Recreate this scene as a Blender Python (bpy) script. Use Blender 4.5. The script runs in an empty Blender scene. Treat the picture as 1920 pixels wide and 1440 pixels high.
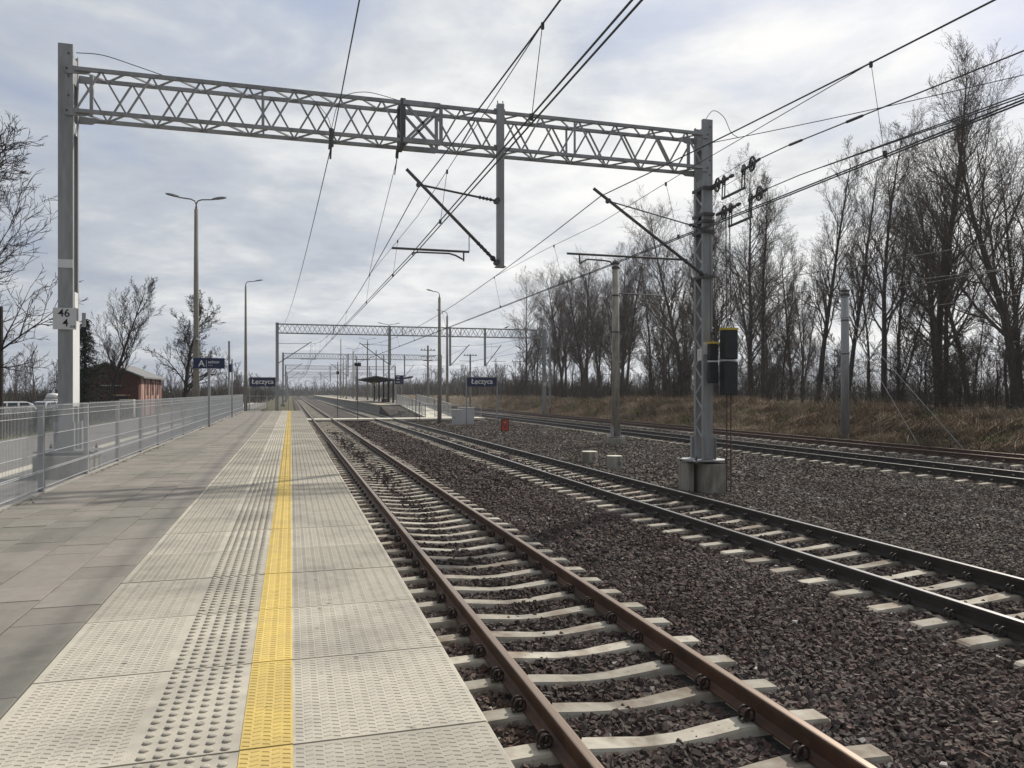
import bpy, math, random
import numpy as np
from mathutils import Vector, Matrix
random.seed(7); RNG = np.random.default_rng(7)
R = math.radians
sc = bpy.context.scene
COL = sc.collection

# ------------------------------------------------------------------ camera
cd = bpy.data.cameras.new('camera'); cam = bpy.data.objects.new('camera', cd); COL.objects.link(cam)
cam.location = (0, 0, 2.15); cam.rotation_euler = (R(90), 0, R(-16.05))
cd.sensor_width = 36; cd.lens = 27.04; cd.shift_y = 0.0078; cd.clip_start = 0.05; cd.clip_end = 5000
sc.camera = cam

# ------------------------------------------------------------------ light
SUN_AZ, SUN_EL = R(50), R(41)
S = Vector((math.sin(SUN_AZ)*math.cos(SUN_EL), math.cos(SUN_AZ)*math.cos(SUN_EL), math.sin(SUN_EL)))
sc.view_settings.view_transform = 'Standard'; sc.view_settings.look = 'None'
sc.view_settings.exposure = -0.15; sc.view_settings.gamma = 1; sc.view_settings.use_curve_mapping = False
world = bpy.data.worlds.new('World'); sc.world = world; world.use_nodes = True
def make_world():
    nt = world.node_tree; N = nt.nodes; L = nt.links; N.clear()
    out = N.new('ShaderNodeOutputWorld'); bg = N.new('ShaderNodeBackground'); bg.inputs[1].default_value = 0.098
    L.new(bg.outputs[0], out.inputs[0])
    sky = N.new('ShaderNodeTexSky'); sky.sky_type = 'NISHITA'; sky.sun_disc = False
    sky.sun_elevation = SUN_EL; sky.sun_rotation = SUN_AZ; sky.dust_density = 1.5
    tc = N.new('ShaderNodeTexCoord')
    sep = N.new('ShaderNodeSeparateXYZ'); L.new(tc.outputs['Generated'], sep.inputs[0])
    def M(op, a, b=None, c=None):
        n = N.new('ShaderNodeMath'); n.operation = op
        for i, v in enumerate((a, b, c)):
            if v is None: continue
            if isinstance(v, (int, float)): n.inputs[i].default_value = v
            else: L.new(v, n.inputs[i])
        return n.outputs[0]
    zz = M('ADD', M('MAXIMUM', sep.outputs[2], 0.0), 0.16)
    cx = M('DIVIDE', sep.outputs[0], zz); cy = M('DIVIDE', sep.outputs[1], zz)
    com = N.new('ShaderNodeCombineXYZ'); L.new(cx, com.inputs[0]); L.new(cy, com.inputs[1])
    com.inputs[2].default_value = CLOUD_SEED
    def noise(scale, detail, rough, dist=0.0):
        n = N.new('ShaderNodeTexNoise'); n.inputs['Scale'].default_value = scale
        n.inputs['Detail'].default_value = detail; n.inputs['Roughness'].default_value = rough
        n.inputs['Distortion'].default_value = dist; L.new(com.outputs[0], n.inputs['Vector']); return n.outputs[0]
    big = noise(0.42, 3, 0.45); mid = noise(1.7, 6, 0.55, 0.4); fine = noise(5.0, 5, 0.6, 0.3)
    def ramp(f, stops):
        r = N.new('ShaderNodeValToRGB'); e = r.color_ramp.elements
        e[0].position, e[0].color = stops[0][0], (*stops[0][1], 1); e[1].position, e[1].color = stops[-1][0], (*stops[-1][1], 1)
        for p, c in stops[1:-1]:
            q = e.new(p); q.color = (*c, 1)
        L.new(f, r.inputs[0]); return r.outputs[0]
    d = N.new('ShaderNodeVectorMath'); d.operation = 'DOT_PRODUCT'
    L.new(tc.outputs['Generated'], d.inputs[0]); d.inputs[1].default_value = S
    glow = M('POWER', M('MAXIMUM', d.outputs['Value'], 0.0), 3.0)
    dens = M('ADD', M('MULTIPLY', mid, 0.72), M('MULTIPLY', fine, 0.34))
    dens = M('ADD', dens, M('MULTIPLY', big, 0.35))
    dens = M('ADD', dens, M('SUBTRACT', M('MULTIPLY', glow, 0.42), 0.10))
    cloud = ramp(dens, [(0.50, (4.3, 4.75, 5.6)), (0.68, (5.7, 6.05, 6.6)), (0.84, (7.9, 8.05, 8.15)), (0.98, (10.0, 9.9, 9.7))])
    cov = ramp(M('ADD', M('MULTIPLY', big, 0.8), M('MULTIPLY', mid, 0.35)), [(0.41, (0, 0, 0)), (0.55, (1, 1, 1))])
    clear = N.new('ShaderNodeMixRGB'); clear.blend_type = 'MIX'; clear.inputs[0].default_value = 0.62
    L.new(sky.outputs[0], clear.inputs[1]); clear.inputs[2].default_value = (4.6, 5.4, 7.4, 1)
    # thin overcast: sky dims away from the sun; unseen rear darkened to lower ambient
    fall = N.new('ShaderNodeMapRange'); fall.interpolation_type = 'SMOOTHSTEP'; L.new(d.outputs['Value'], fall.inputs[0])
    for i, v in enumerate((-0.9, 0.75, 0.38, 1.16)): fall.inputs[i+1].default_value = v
    mx = N.new('ShaderNodeMixRGB'); L.new(M('MULTIPLY', cov, 0.96), mx.inputs[0])
    L.new(clear.outputs[0], mx.inputs[1]); L.new(cloud, mx.inputs[2])
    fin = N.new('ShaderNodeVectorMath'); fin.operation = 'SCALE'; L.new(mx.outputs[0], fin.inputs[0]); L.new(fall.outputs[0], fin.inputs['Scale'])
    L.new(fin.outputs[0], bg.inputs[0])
CLOUD_SEED = 11.3
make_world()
sd = bpy.data.lights.new('sun', 'SUN'); sun = bpy.data.objects.new('sun', sd); COL.objects.link(sun)
sd.energy = 4.7; sd.angle = R(1.1); sd.color = (1.0, 0.94, 0.85)
sun.rotation_euler = S.to_track_quat('Z', 'Y').to_euler()

# ------------------------------------------------------------------ materials
def mat(name, base, rough=0.8, var=0.15, scale=6.0, bump=0.0, bscale=40.0, metal=0.0, dirt=None, dscale=1.5,
        damt=0.5, objvar=0.0, vcol=False, stretch=None, dthr=(0.45, 0.65), spots=None):
    m = bpy.data.materials.new(name); m.use_nodes = True
    nt = m.node_tree; N = nt.nodes; L = nt.links
    p = N['Principled BSDF']; p.inputs['Roughness'].default_value = rough; p.inputs['Metallic'].default_value = metal
    if rough >= 0.85: p.inputs['Specular IOR Level'].default_value = 0.2
    geo = N.new('ShaderNodeNewGeometry')
    pos = geo.outputs['Position']
    if stretch:
        mp = N.new('ShaderNodeMapping'); mp.inputs['Scale'].default_value = stretch; L.new(pos, mp.inputs[0]); pos = mp.outputs[0]
    def noise(s, det=4, ro=0.6):
        n = N.new('ShaderNodeTexNoise'); n.inputs['Scale'].default_value = s; n.inputs['Detail'].default_value = det
        n.inputs['Roughness'].default_value = ro; L.new(pos, n.inputs['Vector']); return n.outputs[0]
    def MR(f, a, b, lo, hi):
        n = N.new('ShaderNodeMapRange'); L.new(f, n.inputs[0])
        for i, v in enumerate((a, b, lo, hi)): n.inputs[i+1].default_value = v
        return n.outputs[0]
    if vcol:
        a = N.new('ShaderNodeAttribute'); a.attribute_name = 'Col'; colr = a.outputs['Color']
    else:
        c = N.new('ShaderNodeRGB'); c.outputs[0].default_value = (*base, 1); colr = c.outputs[0]
    if dirt:
        mx = N.new('ShaderNodeMixRGB'); f = MR(noise(dscale), dthr[0], dthr[1], 0, damt); L.new(f, mx.inputs[0])
        L.new(colr, mx.inputs[1]); mx.inputs[2].default_value = (*dirt, 1); colr = mx.outputs[0]
    if spots:
        sc_, thr, amt, scol = spots
        vo = N.new('ShaderNodeTexVoronoi'); vo.inputs['Scale'].default_value = sc_; L.new(pos, vo.inputs['Vector'])
        wn = N.new('ShaderNodeMath'); wn.operation = 'MULTIPLY'; L.new(MR(vo.outputs['Distance'], thr*.6, thr, 1, 0), wn.inputs[0]); L.new(MR(noise(sc_*.35, 2), .50, .60, 0, amt), wn.inputs[1])
        mx = N.new('ShaderNodeMixRGB'); L.new(wn.outputs[0], mx.inputs[0]); L.new(colr, mx.inputs[1]); mx.inputs[2].default_value = (*scol, 1); colr = mx.outputs[0]
    if var > 0:
        f = MR(noise(scale), 0.25, 0.75, 1-var, 1+var)
        if objvar:
            oi = N.new('ShaderNodeObjectInfo'); g = MR(oi.outputs['Random'], 0, 1, 1-objvar, 1+objvar)
            mu = N.new('ShaderNodeMath'); mu.operation = 'MULTIPLY'; L.new(f, mu.inputs[0]); L.new(g, mu.inputs[1]); f = mu.outputs[0]
        vm = N.new('ShaderNodeVectorMath'); vm.operation = 'SCALE'; L.new(colr, vm.inputs[0]); L.new(f, vm.inputs['Scale']); colr = vm.outputs[0]
    L.new(colr, p.inputs['Base Color'])
    if bump > 0:
        b = N.new('ShaderNodeBump'); b.inputs['Strength'].default_value = bump; b.inputs['Distance'].default_value = 0.01
        L.new(noise(bscale, 3), b.inputs['Height']); L.new(b.outputs[0], p.inputs['Normal'])
    return m
Mt = {}
Mt['slab'] = mat('edge slab concrete', (0.43, 0.398, 0.33), 0.85, 0.10, 9, 0.25, 120, dirt=(0.27, 0.25, 0.215), dscale=1.1, damt=0.7, objvar=0.15, spots=(7.0, .13, .75, (.13, .12, .105)))
Mt['yellow'] = mat('yellow line paint', (0.60, 0.44, 0.12), 0.7, 0.10, 12, 0.2, 120, dirt=(0.50, 0.37, 0.13), dscale=2.5, damt=0.75, objvar=0.08, spots=(9.0, .12, .6, (.22, .17, .09)))
Mt['paver'] = mat('paver concrete', (0.238, 0.216, 0.190), 0.88, 0.10, 14, 0.3, 150, dirt=(0.175, 0.172, 0.148), dscale=0.7, damt=0.85, objvar=0.11, spots=(5.0, .10, .8, (.085, .08, .07)))
Mt['bed'] = mat('joint sand', (0.10, 0.09, 0.075), 0.95, 0.3, 20)
Mt['wallc'] = mat('platform wall concrete', (0.36, 0.345, 0.31), 0.9, 0.12, 3, 0.2, 40, dirt=(0.2, 0.19, 0.17), dscale=1.0, damt=0.6)
Mt['conc'] = mat('cast concrete', (0.36, 0.34, 0.295), 0.9, 0.12, 5, 0.3, 60, dirt=(0.20, 0.185, 0.145), dscale=2.6, damt=0.9, stretch=(1.6, 1.6, .5))
Mt['sleeper'] = mat('sleeper concrete', (0.40, 0.37, 0.31), 0.9, 0.14, 8, 0.3, 90, dirt=(0.17, 0.125, 0.09), dscale=2.2, damt=0.8, objvar=0.2, spots=(14.0, .2, .7, (.12, .09, .07)))
Mt['rust'] = mat('rusty rail steel', (0.100, 0.050, 0.029), 0.6, 0.4, 4, 0.15, 150, metal=0.15, dirt=(0.036, 0.025, 0.02), dscale=2.6, damt=0.75, spots=(22, .25, .6, (.15, .075, .04)))
Mt['dark'] = mat('oily rail steel', (0.052, 0.045, 0.040), 0.5, 0.2, 6, 0.12, 120, metal=0.3)
Mt['rust2'] = mat('dull rusty rail steel', (0.085, 0.048, 0.036), 0.6, 0.2, 6, 0.12, 120, metal=0.2)
Mt['shine'] = mat('polished rail head', (0.42, 0.41, 0.40), 0.28, 0.08, 30, metal=0.9)
Mt['dullhead'] = mat('worn rail head', (0.26, 0.195, 0.15), 0.36, 0.15, 10, metal=0.55, stretch=(1, 0.05, 1))
Mt['clip'] = mat('spring clip steel', (0.05, 0.036, 0.03), 0.6, 0.2, 30, metal=0.2)
Mt['galv'] = mat('galvanised steel', (0.33, 0.335, 0.34), 0.55, 0.10, 9, metal=0.25, dirt=(0.22, 0.22, 0.215), dscale=1.6, damt=0.8, stretch=(2.2, 2.2, .35))
Mt['wire'] = mat('fence wire zinc', (0.50, 0.51, 0.52), 0.5, 0.05, 3, metal=0.2)
Mt['dsteel'] = mat('dark hardware steel', (0.10, 0.10, 0.10), 0.6, 0.15, 8, metal=0.2)
Mt['cable'] = mat('catenary copper oxidised', (0.055, 0.055, 0.055), 0.6, 0.1, 8)
Mt['insul'] = mat('insulator', (0.05, 0.05, 0.055), 0.35, 0.1, 8)
Mt['pole'] = mat('lamp pole concrete', (0.27, 0.255, 0.22), 0.9, 0.14, 3, 0.2, 60, dirt=(0.2, 0.18, 0.15), dscale=2, damt=0.5)
Mt['lampgrey'] = mat('lamp housing', (0.16, 0.165, 0.17), 0.5, 0.05, 3)
Mt['white'] = mat('white sign paint', (0.78, 0.78, 0.77), 0.5, 0.04, 3)
Mt['signgrey'] = mat('sign plate grey white', (0.62, 0.62, 0.61), 0.5, 0.05, 5)
Mt['cover'] = mat('white cover plate', (0.72, 0.72, 0.71), 0.5, 0.05, 4, dirt=(0.55, 0.55, 0.54), dscale=2, damt=0.4)
Mt['navy'] = mat('navy sign enamel', (0.012, 0.022, 0.07), 0.4, 0.08, 3)
Mt['black'] = mat('black paint', (0.012, 0.012, 0.013), 0.5, 0.1, 5)
Mt['weight'] = mat('weight sleeve black', (0.022, 0.024, 0.026), 0.7, 0.2, 4)
Mt['weighty'] = mat('weight top yellow', (0.55, 0.42, 0.05), 0.6, 0.1, 6)
Mt['red'] = mat('red marker plate', (0.42, 0.055, 0.025), 0.5, 0.08, 8)
Mt['dred'] = mat('dark red marker print', (0.16, 0.012, 0.010), 0.5, 0.08, 8)
Mt['pinkred'] = mat('faded red marker print', (0.48, 0.18, 0.12), 0.5, 0.08, 8)
Mt['rustrod'] = mat('rusty guide rod', (0.11, 0.065, 0.045), 0.8, 0.2, 6)
Mt['cabinet'] = mat('cabinet grey paint', (0.47, 0.475, 0.475), 0.6, 0.05, 3)
Mt['asph'] = mat('asphalt', (0.20, 0.19, 0.18), 0.95, 0.2, 3, 0.4, 80)
Mt['kerb'] = mat('pale kerb concrete', (0.58, 0.55, 0.46), 0.9, 0.1, 4)
Mt['turf'] = mat('turf', (0.085, 0.10, 0.035), 1.0, 0.35, 5, 0.6, 25, dirt=(0.12, 0.10, 0.05), dscale=0.8, damt=0.7)
Mt['ground'] = mat('rough ground', (0.115, 0.10, 0.06), 1.0, 0.3, 0.9, 0.6, 12, dirt=(0.075, 0.085, 0.035), dscale=0.15, damt=0.8)
Mt['bank'] = mat('bank soil and thatch', (0.115, 0.080, 0.05), 1.0, 0.4, 2.5, 0.8, 10, dirt=(0.085, 0.075, 0.04), dscale=0.6, damt=0.7)
Mt['bedstone'] = mat('ballast bed', (0.082, 0.070, 0.064), 1.0, 0.75, 14, 1.0, 20, dirt=(0.045, 0.042, 0.035), dscale=1.2, damt=0.8)
Mt['stone'] = mat('ballast stone', (1, 1, 1), 0.9, 0.15, 60, vcol=True)
Mt['blade'] = mat('grass blade', (1, 1, 1), 0.9, 0.1, 5, vcol=True)
Mt['bark'] = mat('bark', (0.075, 0.064, 0.055), 0.95, 0.25, 4, 0.6, 18)
Mt['twig'] = mat('twig', (0.115, 0.093, 0.077), 0.95, 0.2, 2)
Mt['bark2'] = mat('dark bark', (0.045, 0.038, 0.034), 0.95, 0.25, 4, 0.6, 18)
Mt['twigveg'] = mat('brushwood', (1, 1, 1), 0.95, 0.2, 2, vcol=True)
Mt['needle'] = mat('spruce needles', (0.016, 0.024, 0.014), 0.9, 0.3, 3)
Mt['leaf'] = mat('withered leaf', (0.10, 0.075, 0.045), 0.9, 0.3, 5)
Mt['brick'] = mat('red brick', (0.10, 0.048, 0.04), 0.9, 0.25, 5, 0.3, 40, dirt=(0.06, 0.042, 0.038), dscale=1.0, damt=0.6)
Mt['plaster'] = mat('peeling plaster', (0.40, 0.27, 0.23), 0.9, 0.15, 4, 0.2, 20, dirt=(0.20, 0.085, 0.065), dscale=1.4, damt=0.9, stretch=(1, 1, 0.35), dthr=(0.48, 0.56))
Mt['roofing'] = mat('grey roofing felt', (0.20, 0.20, 0.20), 0.9, 0.15, 2)
Mt['carw'] = mat('white car paint', (0.75, 0.75, 0.75), 0.25, 0.02, 2)
Mt['cars'] = mat('silver car paint', (0.42, 0.43, 0.44), 0.3, 0.02, 2, metal=0.4)
Mt['glass'] = mat('dark glass', (0.02, 0.025, 0.03), 0.08, 0.0, 2)
Mt['tyre'] = mat('tyre rubber', (0.015, 0.015, 0.015), 0.9, 0.1, 6)
Mt['yellowsign'] = mat('ochre board', (0.55, 0.36, 0.10), 0.6, 0.1, 4)
Mt['bluebin'] = mat('blue plastic', (0.05, 0.10, 0.22), 0.5, 0.05, 4)

# ------------------------------------------------------------------ mesh helpers
def wloc(o):
    v = Vector((0, 0, 0))
    while o is not None: v += Vector(o.location); o = o.parent
    return v
class MB:
    def __init__(s): s.v = []; s.f = []; s.m = []; s.mats = []
    def add(s, vs, fs, mi=0):
        b = len(s.v); s.v += [tuple(p) for p in vs]; s.f += [tuple(b+i for i in f) for f in fs]; s.m += [mi]*len(fs); return s
    def box(s, c, d, mi=0, rz=0.0):
        x, y, z = d[0]/2, d[1]/2, d[2]/2
        p = [(-x,-y,-z),(x,-y,-z),(x,y,-z),(-x,y,-z),(-x,-y,z),(x,-y,z),(x,y,z),(-x,y,z)]
        if rz: p = [(a*math.cos(rz)-b*math.sin(rz), a*math.sin(rz)+b*math.cos(rz), e) for a, b, e in p]
        return s.add([(a+c[0], b+c[1], e+c[2]) for a, b, e in p], [(0,3,2,1),(4,5,6,7),(0,1,5,4),(1,2,6,5),(2,3,7,6),(3,0,4,7)], mi)
    def bar(s, p, q, w, h=None, up=(0, 0, 1), mi=0):
        p, q = Vector(p), Vector(q); h = h or w; t = (q-p).normalized(); u = Vector(up)
        if abs(t.dot(u)) > 0.97: u = Vector((0, 1, 0))
        a = t.cross(u).normalized()*(w/2); b = a.cross(t).normalized()*(h/2)
        return s.add([p-a-b, p+a-b, p+a+b, p-a+b, q-a-b, q+a-b, q+a+b, q-a+b], [(0,3,2,1),(4,5,6,7),(0,1,5,4),(1,2,6,5),(2,3,7,6),(3,0,4,7)], mi)
    def tube(s, pts, r, n=8, mi=0, caps=True):
        pts = [Vector(p) for p in pts]; rr = r if isinstance(r, (list, tuple)) else [r]*len(pts)
        vs, fs = [], []; ref = None
        for i, p in enumerate(pts):
            t = (pts[min(i+1, len(pts)-1)]-pts[max(i-1, 0)]).normalized()
            if ref is None: ref = Vector((0, 0, 1)) if abs(t.z) < 0.9 else Vector((1, 0, 0))
            a = t.cross(ref)
            if a.length < 1e-4: a = t.cross(Vector((0.3, 1, 0.2)))
            a.normalize(); b = a.cross(t).normalized(); ref = b
            for k in range(n):
                g = 2*math.pi*k/n; vs.append(p+a*math.cos(g)*rr[i]+b*math.sin(g)*rr[i])
        for i in range(len(pts)-1):
            for k in range(n): fs.append((i*n+k, i*n+(k+1) % n, (i+1)*n+(k+1) % n, (i+1)*n+k))
        if caps: fs += [tuple(range(n-1, -1, -1)), tuple((len(pts)-1)*n+k for k in range(n))]
        return s.add(vs, fs, mi)
    def lathe(s, c, prof, n=16, axis='z', mi=0):
        vs, fs = [], []
        for r, h in prof:
            for k in range(n):
                g = 2*math.pi*k/n; a, b = r*math.cos(g), r*math.sin(g)
                v = {'z': (a, b, h), 'x': (h, a, b), 'y': (a, h, b)}[axis]
                vs.append((c[0]+v[0], c[1]+v[1], c[2]+v[2]))
        for i in range(len(prof)-1):
            for k in range(n): fs.append((i*n+k, i*n+(k+1) % n, (i+1)*n+(k+1) % n, (i+1)*n+k))
        fs += [tuple(range(n-1, -1, -1)), tuple((len(prof)-1)*n+k for k in range(n))]
        return s.add(vs, fs, mi)
    def ring(s, c, R_, r, axis='x', n=20, k=6, mi=0):
        vs, fs = [], []
        for i in range(n):
            g = 2*math.pi*i/n
            for j in range(k):
                h = 2*math.pi*j/k; q = R_+r*math.cos(h); a, b, e = q*math.cos(g), q*math.sin(g), r*math.sin(h)
                v = {'z': (a, b, e), 'x': (e, a, b), 'y': (a, e, b)}[axis]; vs.append((c[0]+v[0], c[1]+v[1], c[2]+v[2]))
        for i in range(n):
            for j in range(k): fs.append((i*k+j, i*k+(j+1) % k, ((i+1) % n)*k+(j+1) % k, ((i+1) % n)*k+j))
        return s.add(vs, fs, mi)
    def extrude(s, poly, axis, a, b, mi=0):
        """poly: 2D outline in the two remaining axes (xz for y, yz for x, xy for z), extruded from a to b."""
        n = len(poly)
        def P(u, w, t): return {'y': (u, t, w), 'x': (t, u, w), 'z': (u, w, t)}[axis]
        vs = [P(u, w, a) for u, w in poly]+[P(u, w, b) for u, w in poly]
        fs = [(i, (i+1) % n, n+(i+1) % n, n+i) for i in range(n)]+[tuple(range(n-1, -1, -1)), tuple(range(n, 2*n))]
        return s.add(vs, fs, mi)
    def build(s, name, mats, parent=None, loc=None, smooth=False, local=False, bevel=0.0):
        o0 = wloc(parent) if parent and not local else Vector((0, 0, 0))
        l = Vector(loc) if loc is not None else Vector((0, 0, 0))
        off = o0+l if not local else l
        me = bpy.data.meshes.new(name)
        me.from_pydata([(p[0]-off.x, p[1]-off.y, p[2]-off.z) for p in s.v], [], s.f)
        for m in (mats if isinstance(mats, (list, tuple)) else [mats]): me.materials.append(m)
        if any(s.m): me.polygons.foreach_set('material_index', s.m)
        import bmesh
        bm = bmesh.new(); bm.from_mesh(me); bmesh.ops.recalc_face_normals(bm, faces=bm.faces)
        if bevel: bmesh.ops.bevel(bm, geom=list(bm.edges), offset=bevel, segments=1, affect='EDGES', clamp_overlap=True)
        bm.to_mesh(me); bm.free()
        if smooth: me.polygons.foreach_set('use_smooth', [True]*len(me.polygons))
        me.update()
        o = bpy.data.objects.new(name, me); COL.objects.link(o); o.parent = parent; o.location = l
        return o
def npmesh(name, V, F, mats, parent=None, col=None, smooth=False, fmat=None):
    """V (n,3), F (m,3 or 4) numpy; col (n,3) per-vertex colour."""
    me = bpy.data.meshes.new(name); n, m, k = len(V), len(F), F.shape[1]
    me.vertices.add(n); me.vertices.foreach_set('co', np.ascontiguousarray(V, np.float32).ravel())
    me.loops.add(m*k); me.loops.foreach_set('vertex_index', np.ascontiguousarray(F, np.int32).ravel())
    me.polygons.add(m); me.polygons.foreach_set('loop_start', np.arange(0, m*k, k, dtype=np.int32))
    for q in (mats if isinstance(mats, (list, tuple)) else [mats]): me.materials.append(q)
    if fmat is not None: me.polygons.foreach_set('material_index', fmat.astype(np.int32))
    me.polygons.foreach_set('use_smooth', np.full(m, smooth))
    if col is not None:
        a = me.color_attributes.new('Col', 'FLOAT_COLOR', 'POINT')
        a.data.foreach_set('color', np.concatenate([col, np.ones((n, 1))], 1).astype(np.float32).ravel())
    me.update(calc_edges=True); me.validate()
    o = bpy.data.objects.new(name, me); COL.objects.link(o); o.parent = parent
    return o
def thing(name, label, cat, loc=(0, 0, 0), group=None):
    o = bpy.data.objects.new(name, None); COL.objects.link(o); o.location = loc; o.empty_display_size = 0.2
    o['label'] = label; o['category'] = cat
    if group: o['group'] = group
    return o
def tag(o, label, cat, group=None):
    o['label'] = label; o['category'] = cat
    if group: o['group'] = group
    return o
def struct(o, label=None, cat=None):
    o['kind'] = 'structure'
    if label: o['label'] = label
    if cat: o['category'] = cat
    return o
def stuff(o, label=None, cat=None):
    o['kind'] = 'stuff'
    if label: o['label'] = label
    if cat: o['category'] = cat
    return o
def inst(src, parent, loc, rz=0.0, name=None, scale=None):
    o = src.copy(); COL.objects.link(o); o.parent = parent; o.location = loc; o.rotation_euler = (0, 0, rz)
    if scale: o.scale = scale
    if name: o.name = name
    return o
def copy_tree(o, parent=None):
    c = o.copy(); COL.objects.link(c); c.parent = parent
    for ch in list(o.children): copy_tree(ch, c)
    return c
def text(name, body, size, loc, mat_, parent, rz=0.0, align='CENTER', ext=0.002, bold=0.0):
    cu = bpy.data.curves.new(name, 'FONT'); cu.body = body; cu.size = size; cu.align_x = align; cu.align_y = 'CENTER'; cu.extrude = ext; cu.offset = bold
    t = bpy.data.objects.new(name, cu); COL.objects.link(t)
    dg = bpy.context.evaluated_depsgraph_get(); me = bpy.data.meshes.new_from_object(t.evaluated_get(dg))
    bpy.data.objects.remove(t); me.materials.clear(); me.materials.append(mat_)
    o = bpy.data.objects.new(name, me); COL.objects.link(o); o.parent = parent
    o.location = Vector(loc)-(wloc(parent) if parent else Vector()); o.rotation_euler = (R(90), 0, rz); return o

# ================================================================== THE GROUND
T1, T2, T3, T4 = 2.45, 7.35, 18.2, 23.4
PZ = 0.76
def terr(x, y):
    """ground level of the sheet; the track bed, path and bank lie on or in it."""
    if x < -9.5: return 0.42-0.62*min(1, max(0, (-9.5-x)/12.0))
    return -0.42
def ground_sheet():
    xs = [-1200, -600, -200, -80, -40, -22, -16, -12.5, -9.5, -9.4, 0, 30, 60, 200, 600, 1200]; ys = [-60, 0, 20, 40, 70, 110, 200, 400, 800, 1500]
    V = [(x, y, terr(x, y)) for y in ys for x in xs]; n = len(xs)
    F = [(j*n+i, j*n+i+1, (j+1)*n+i+1, (j+1)*n+i) for j in range(len(ys)-1) for i in range(n-1)]
    o = MB().add(V, F).build('ground', Mt['ground'], smooth=True)
    struct(o)
ground_sheet()
def bedz(x):
    pts = [(0.6, -0.27), (1.0, -0.245), (8.9, -0.245), (9.6, -0.265), (15.3, -0.275), (16.4, -0.25), (25.2, -0.25), (26.6, -0.41)]
    for (a, za), (b, zb) in zip(pts, pts[1:]):
        if a <= x <= b: return za+(zb-za)*(x-a)/(b-a)
    return -0.41
def ballast_bed():
    xs = [0.6, 1.0, 2.45, 5, 8.9, 9.6, 12, 15.3, 16.4, 20, 25.2, 26.6]; ys = list(range(-20, 421, 10)); n = len(xs)
    V = [(x, y, bedz(x)) for y in ys for x in xs]
    F = [(j*n+i, j*n+i+1, (j+1)*n+i+1, (j+1)*n+i) for j in range(len(ys)-1) for i in range(n-1)]
    return struct(MB().add(V, F).build('ballast_bed', Mt['bedstone']))
ballast_bed()

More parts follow.
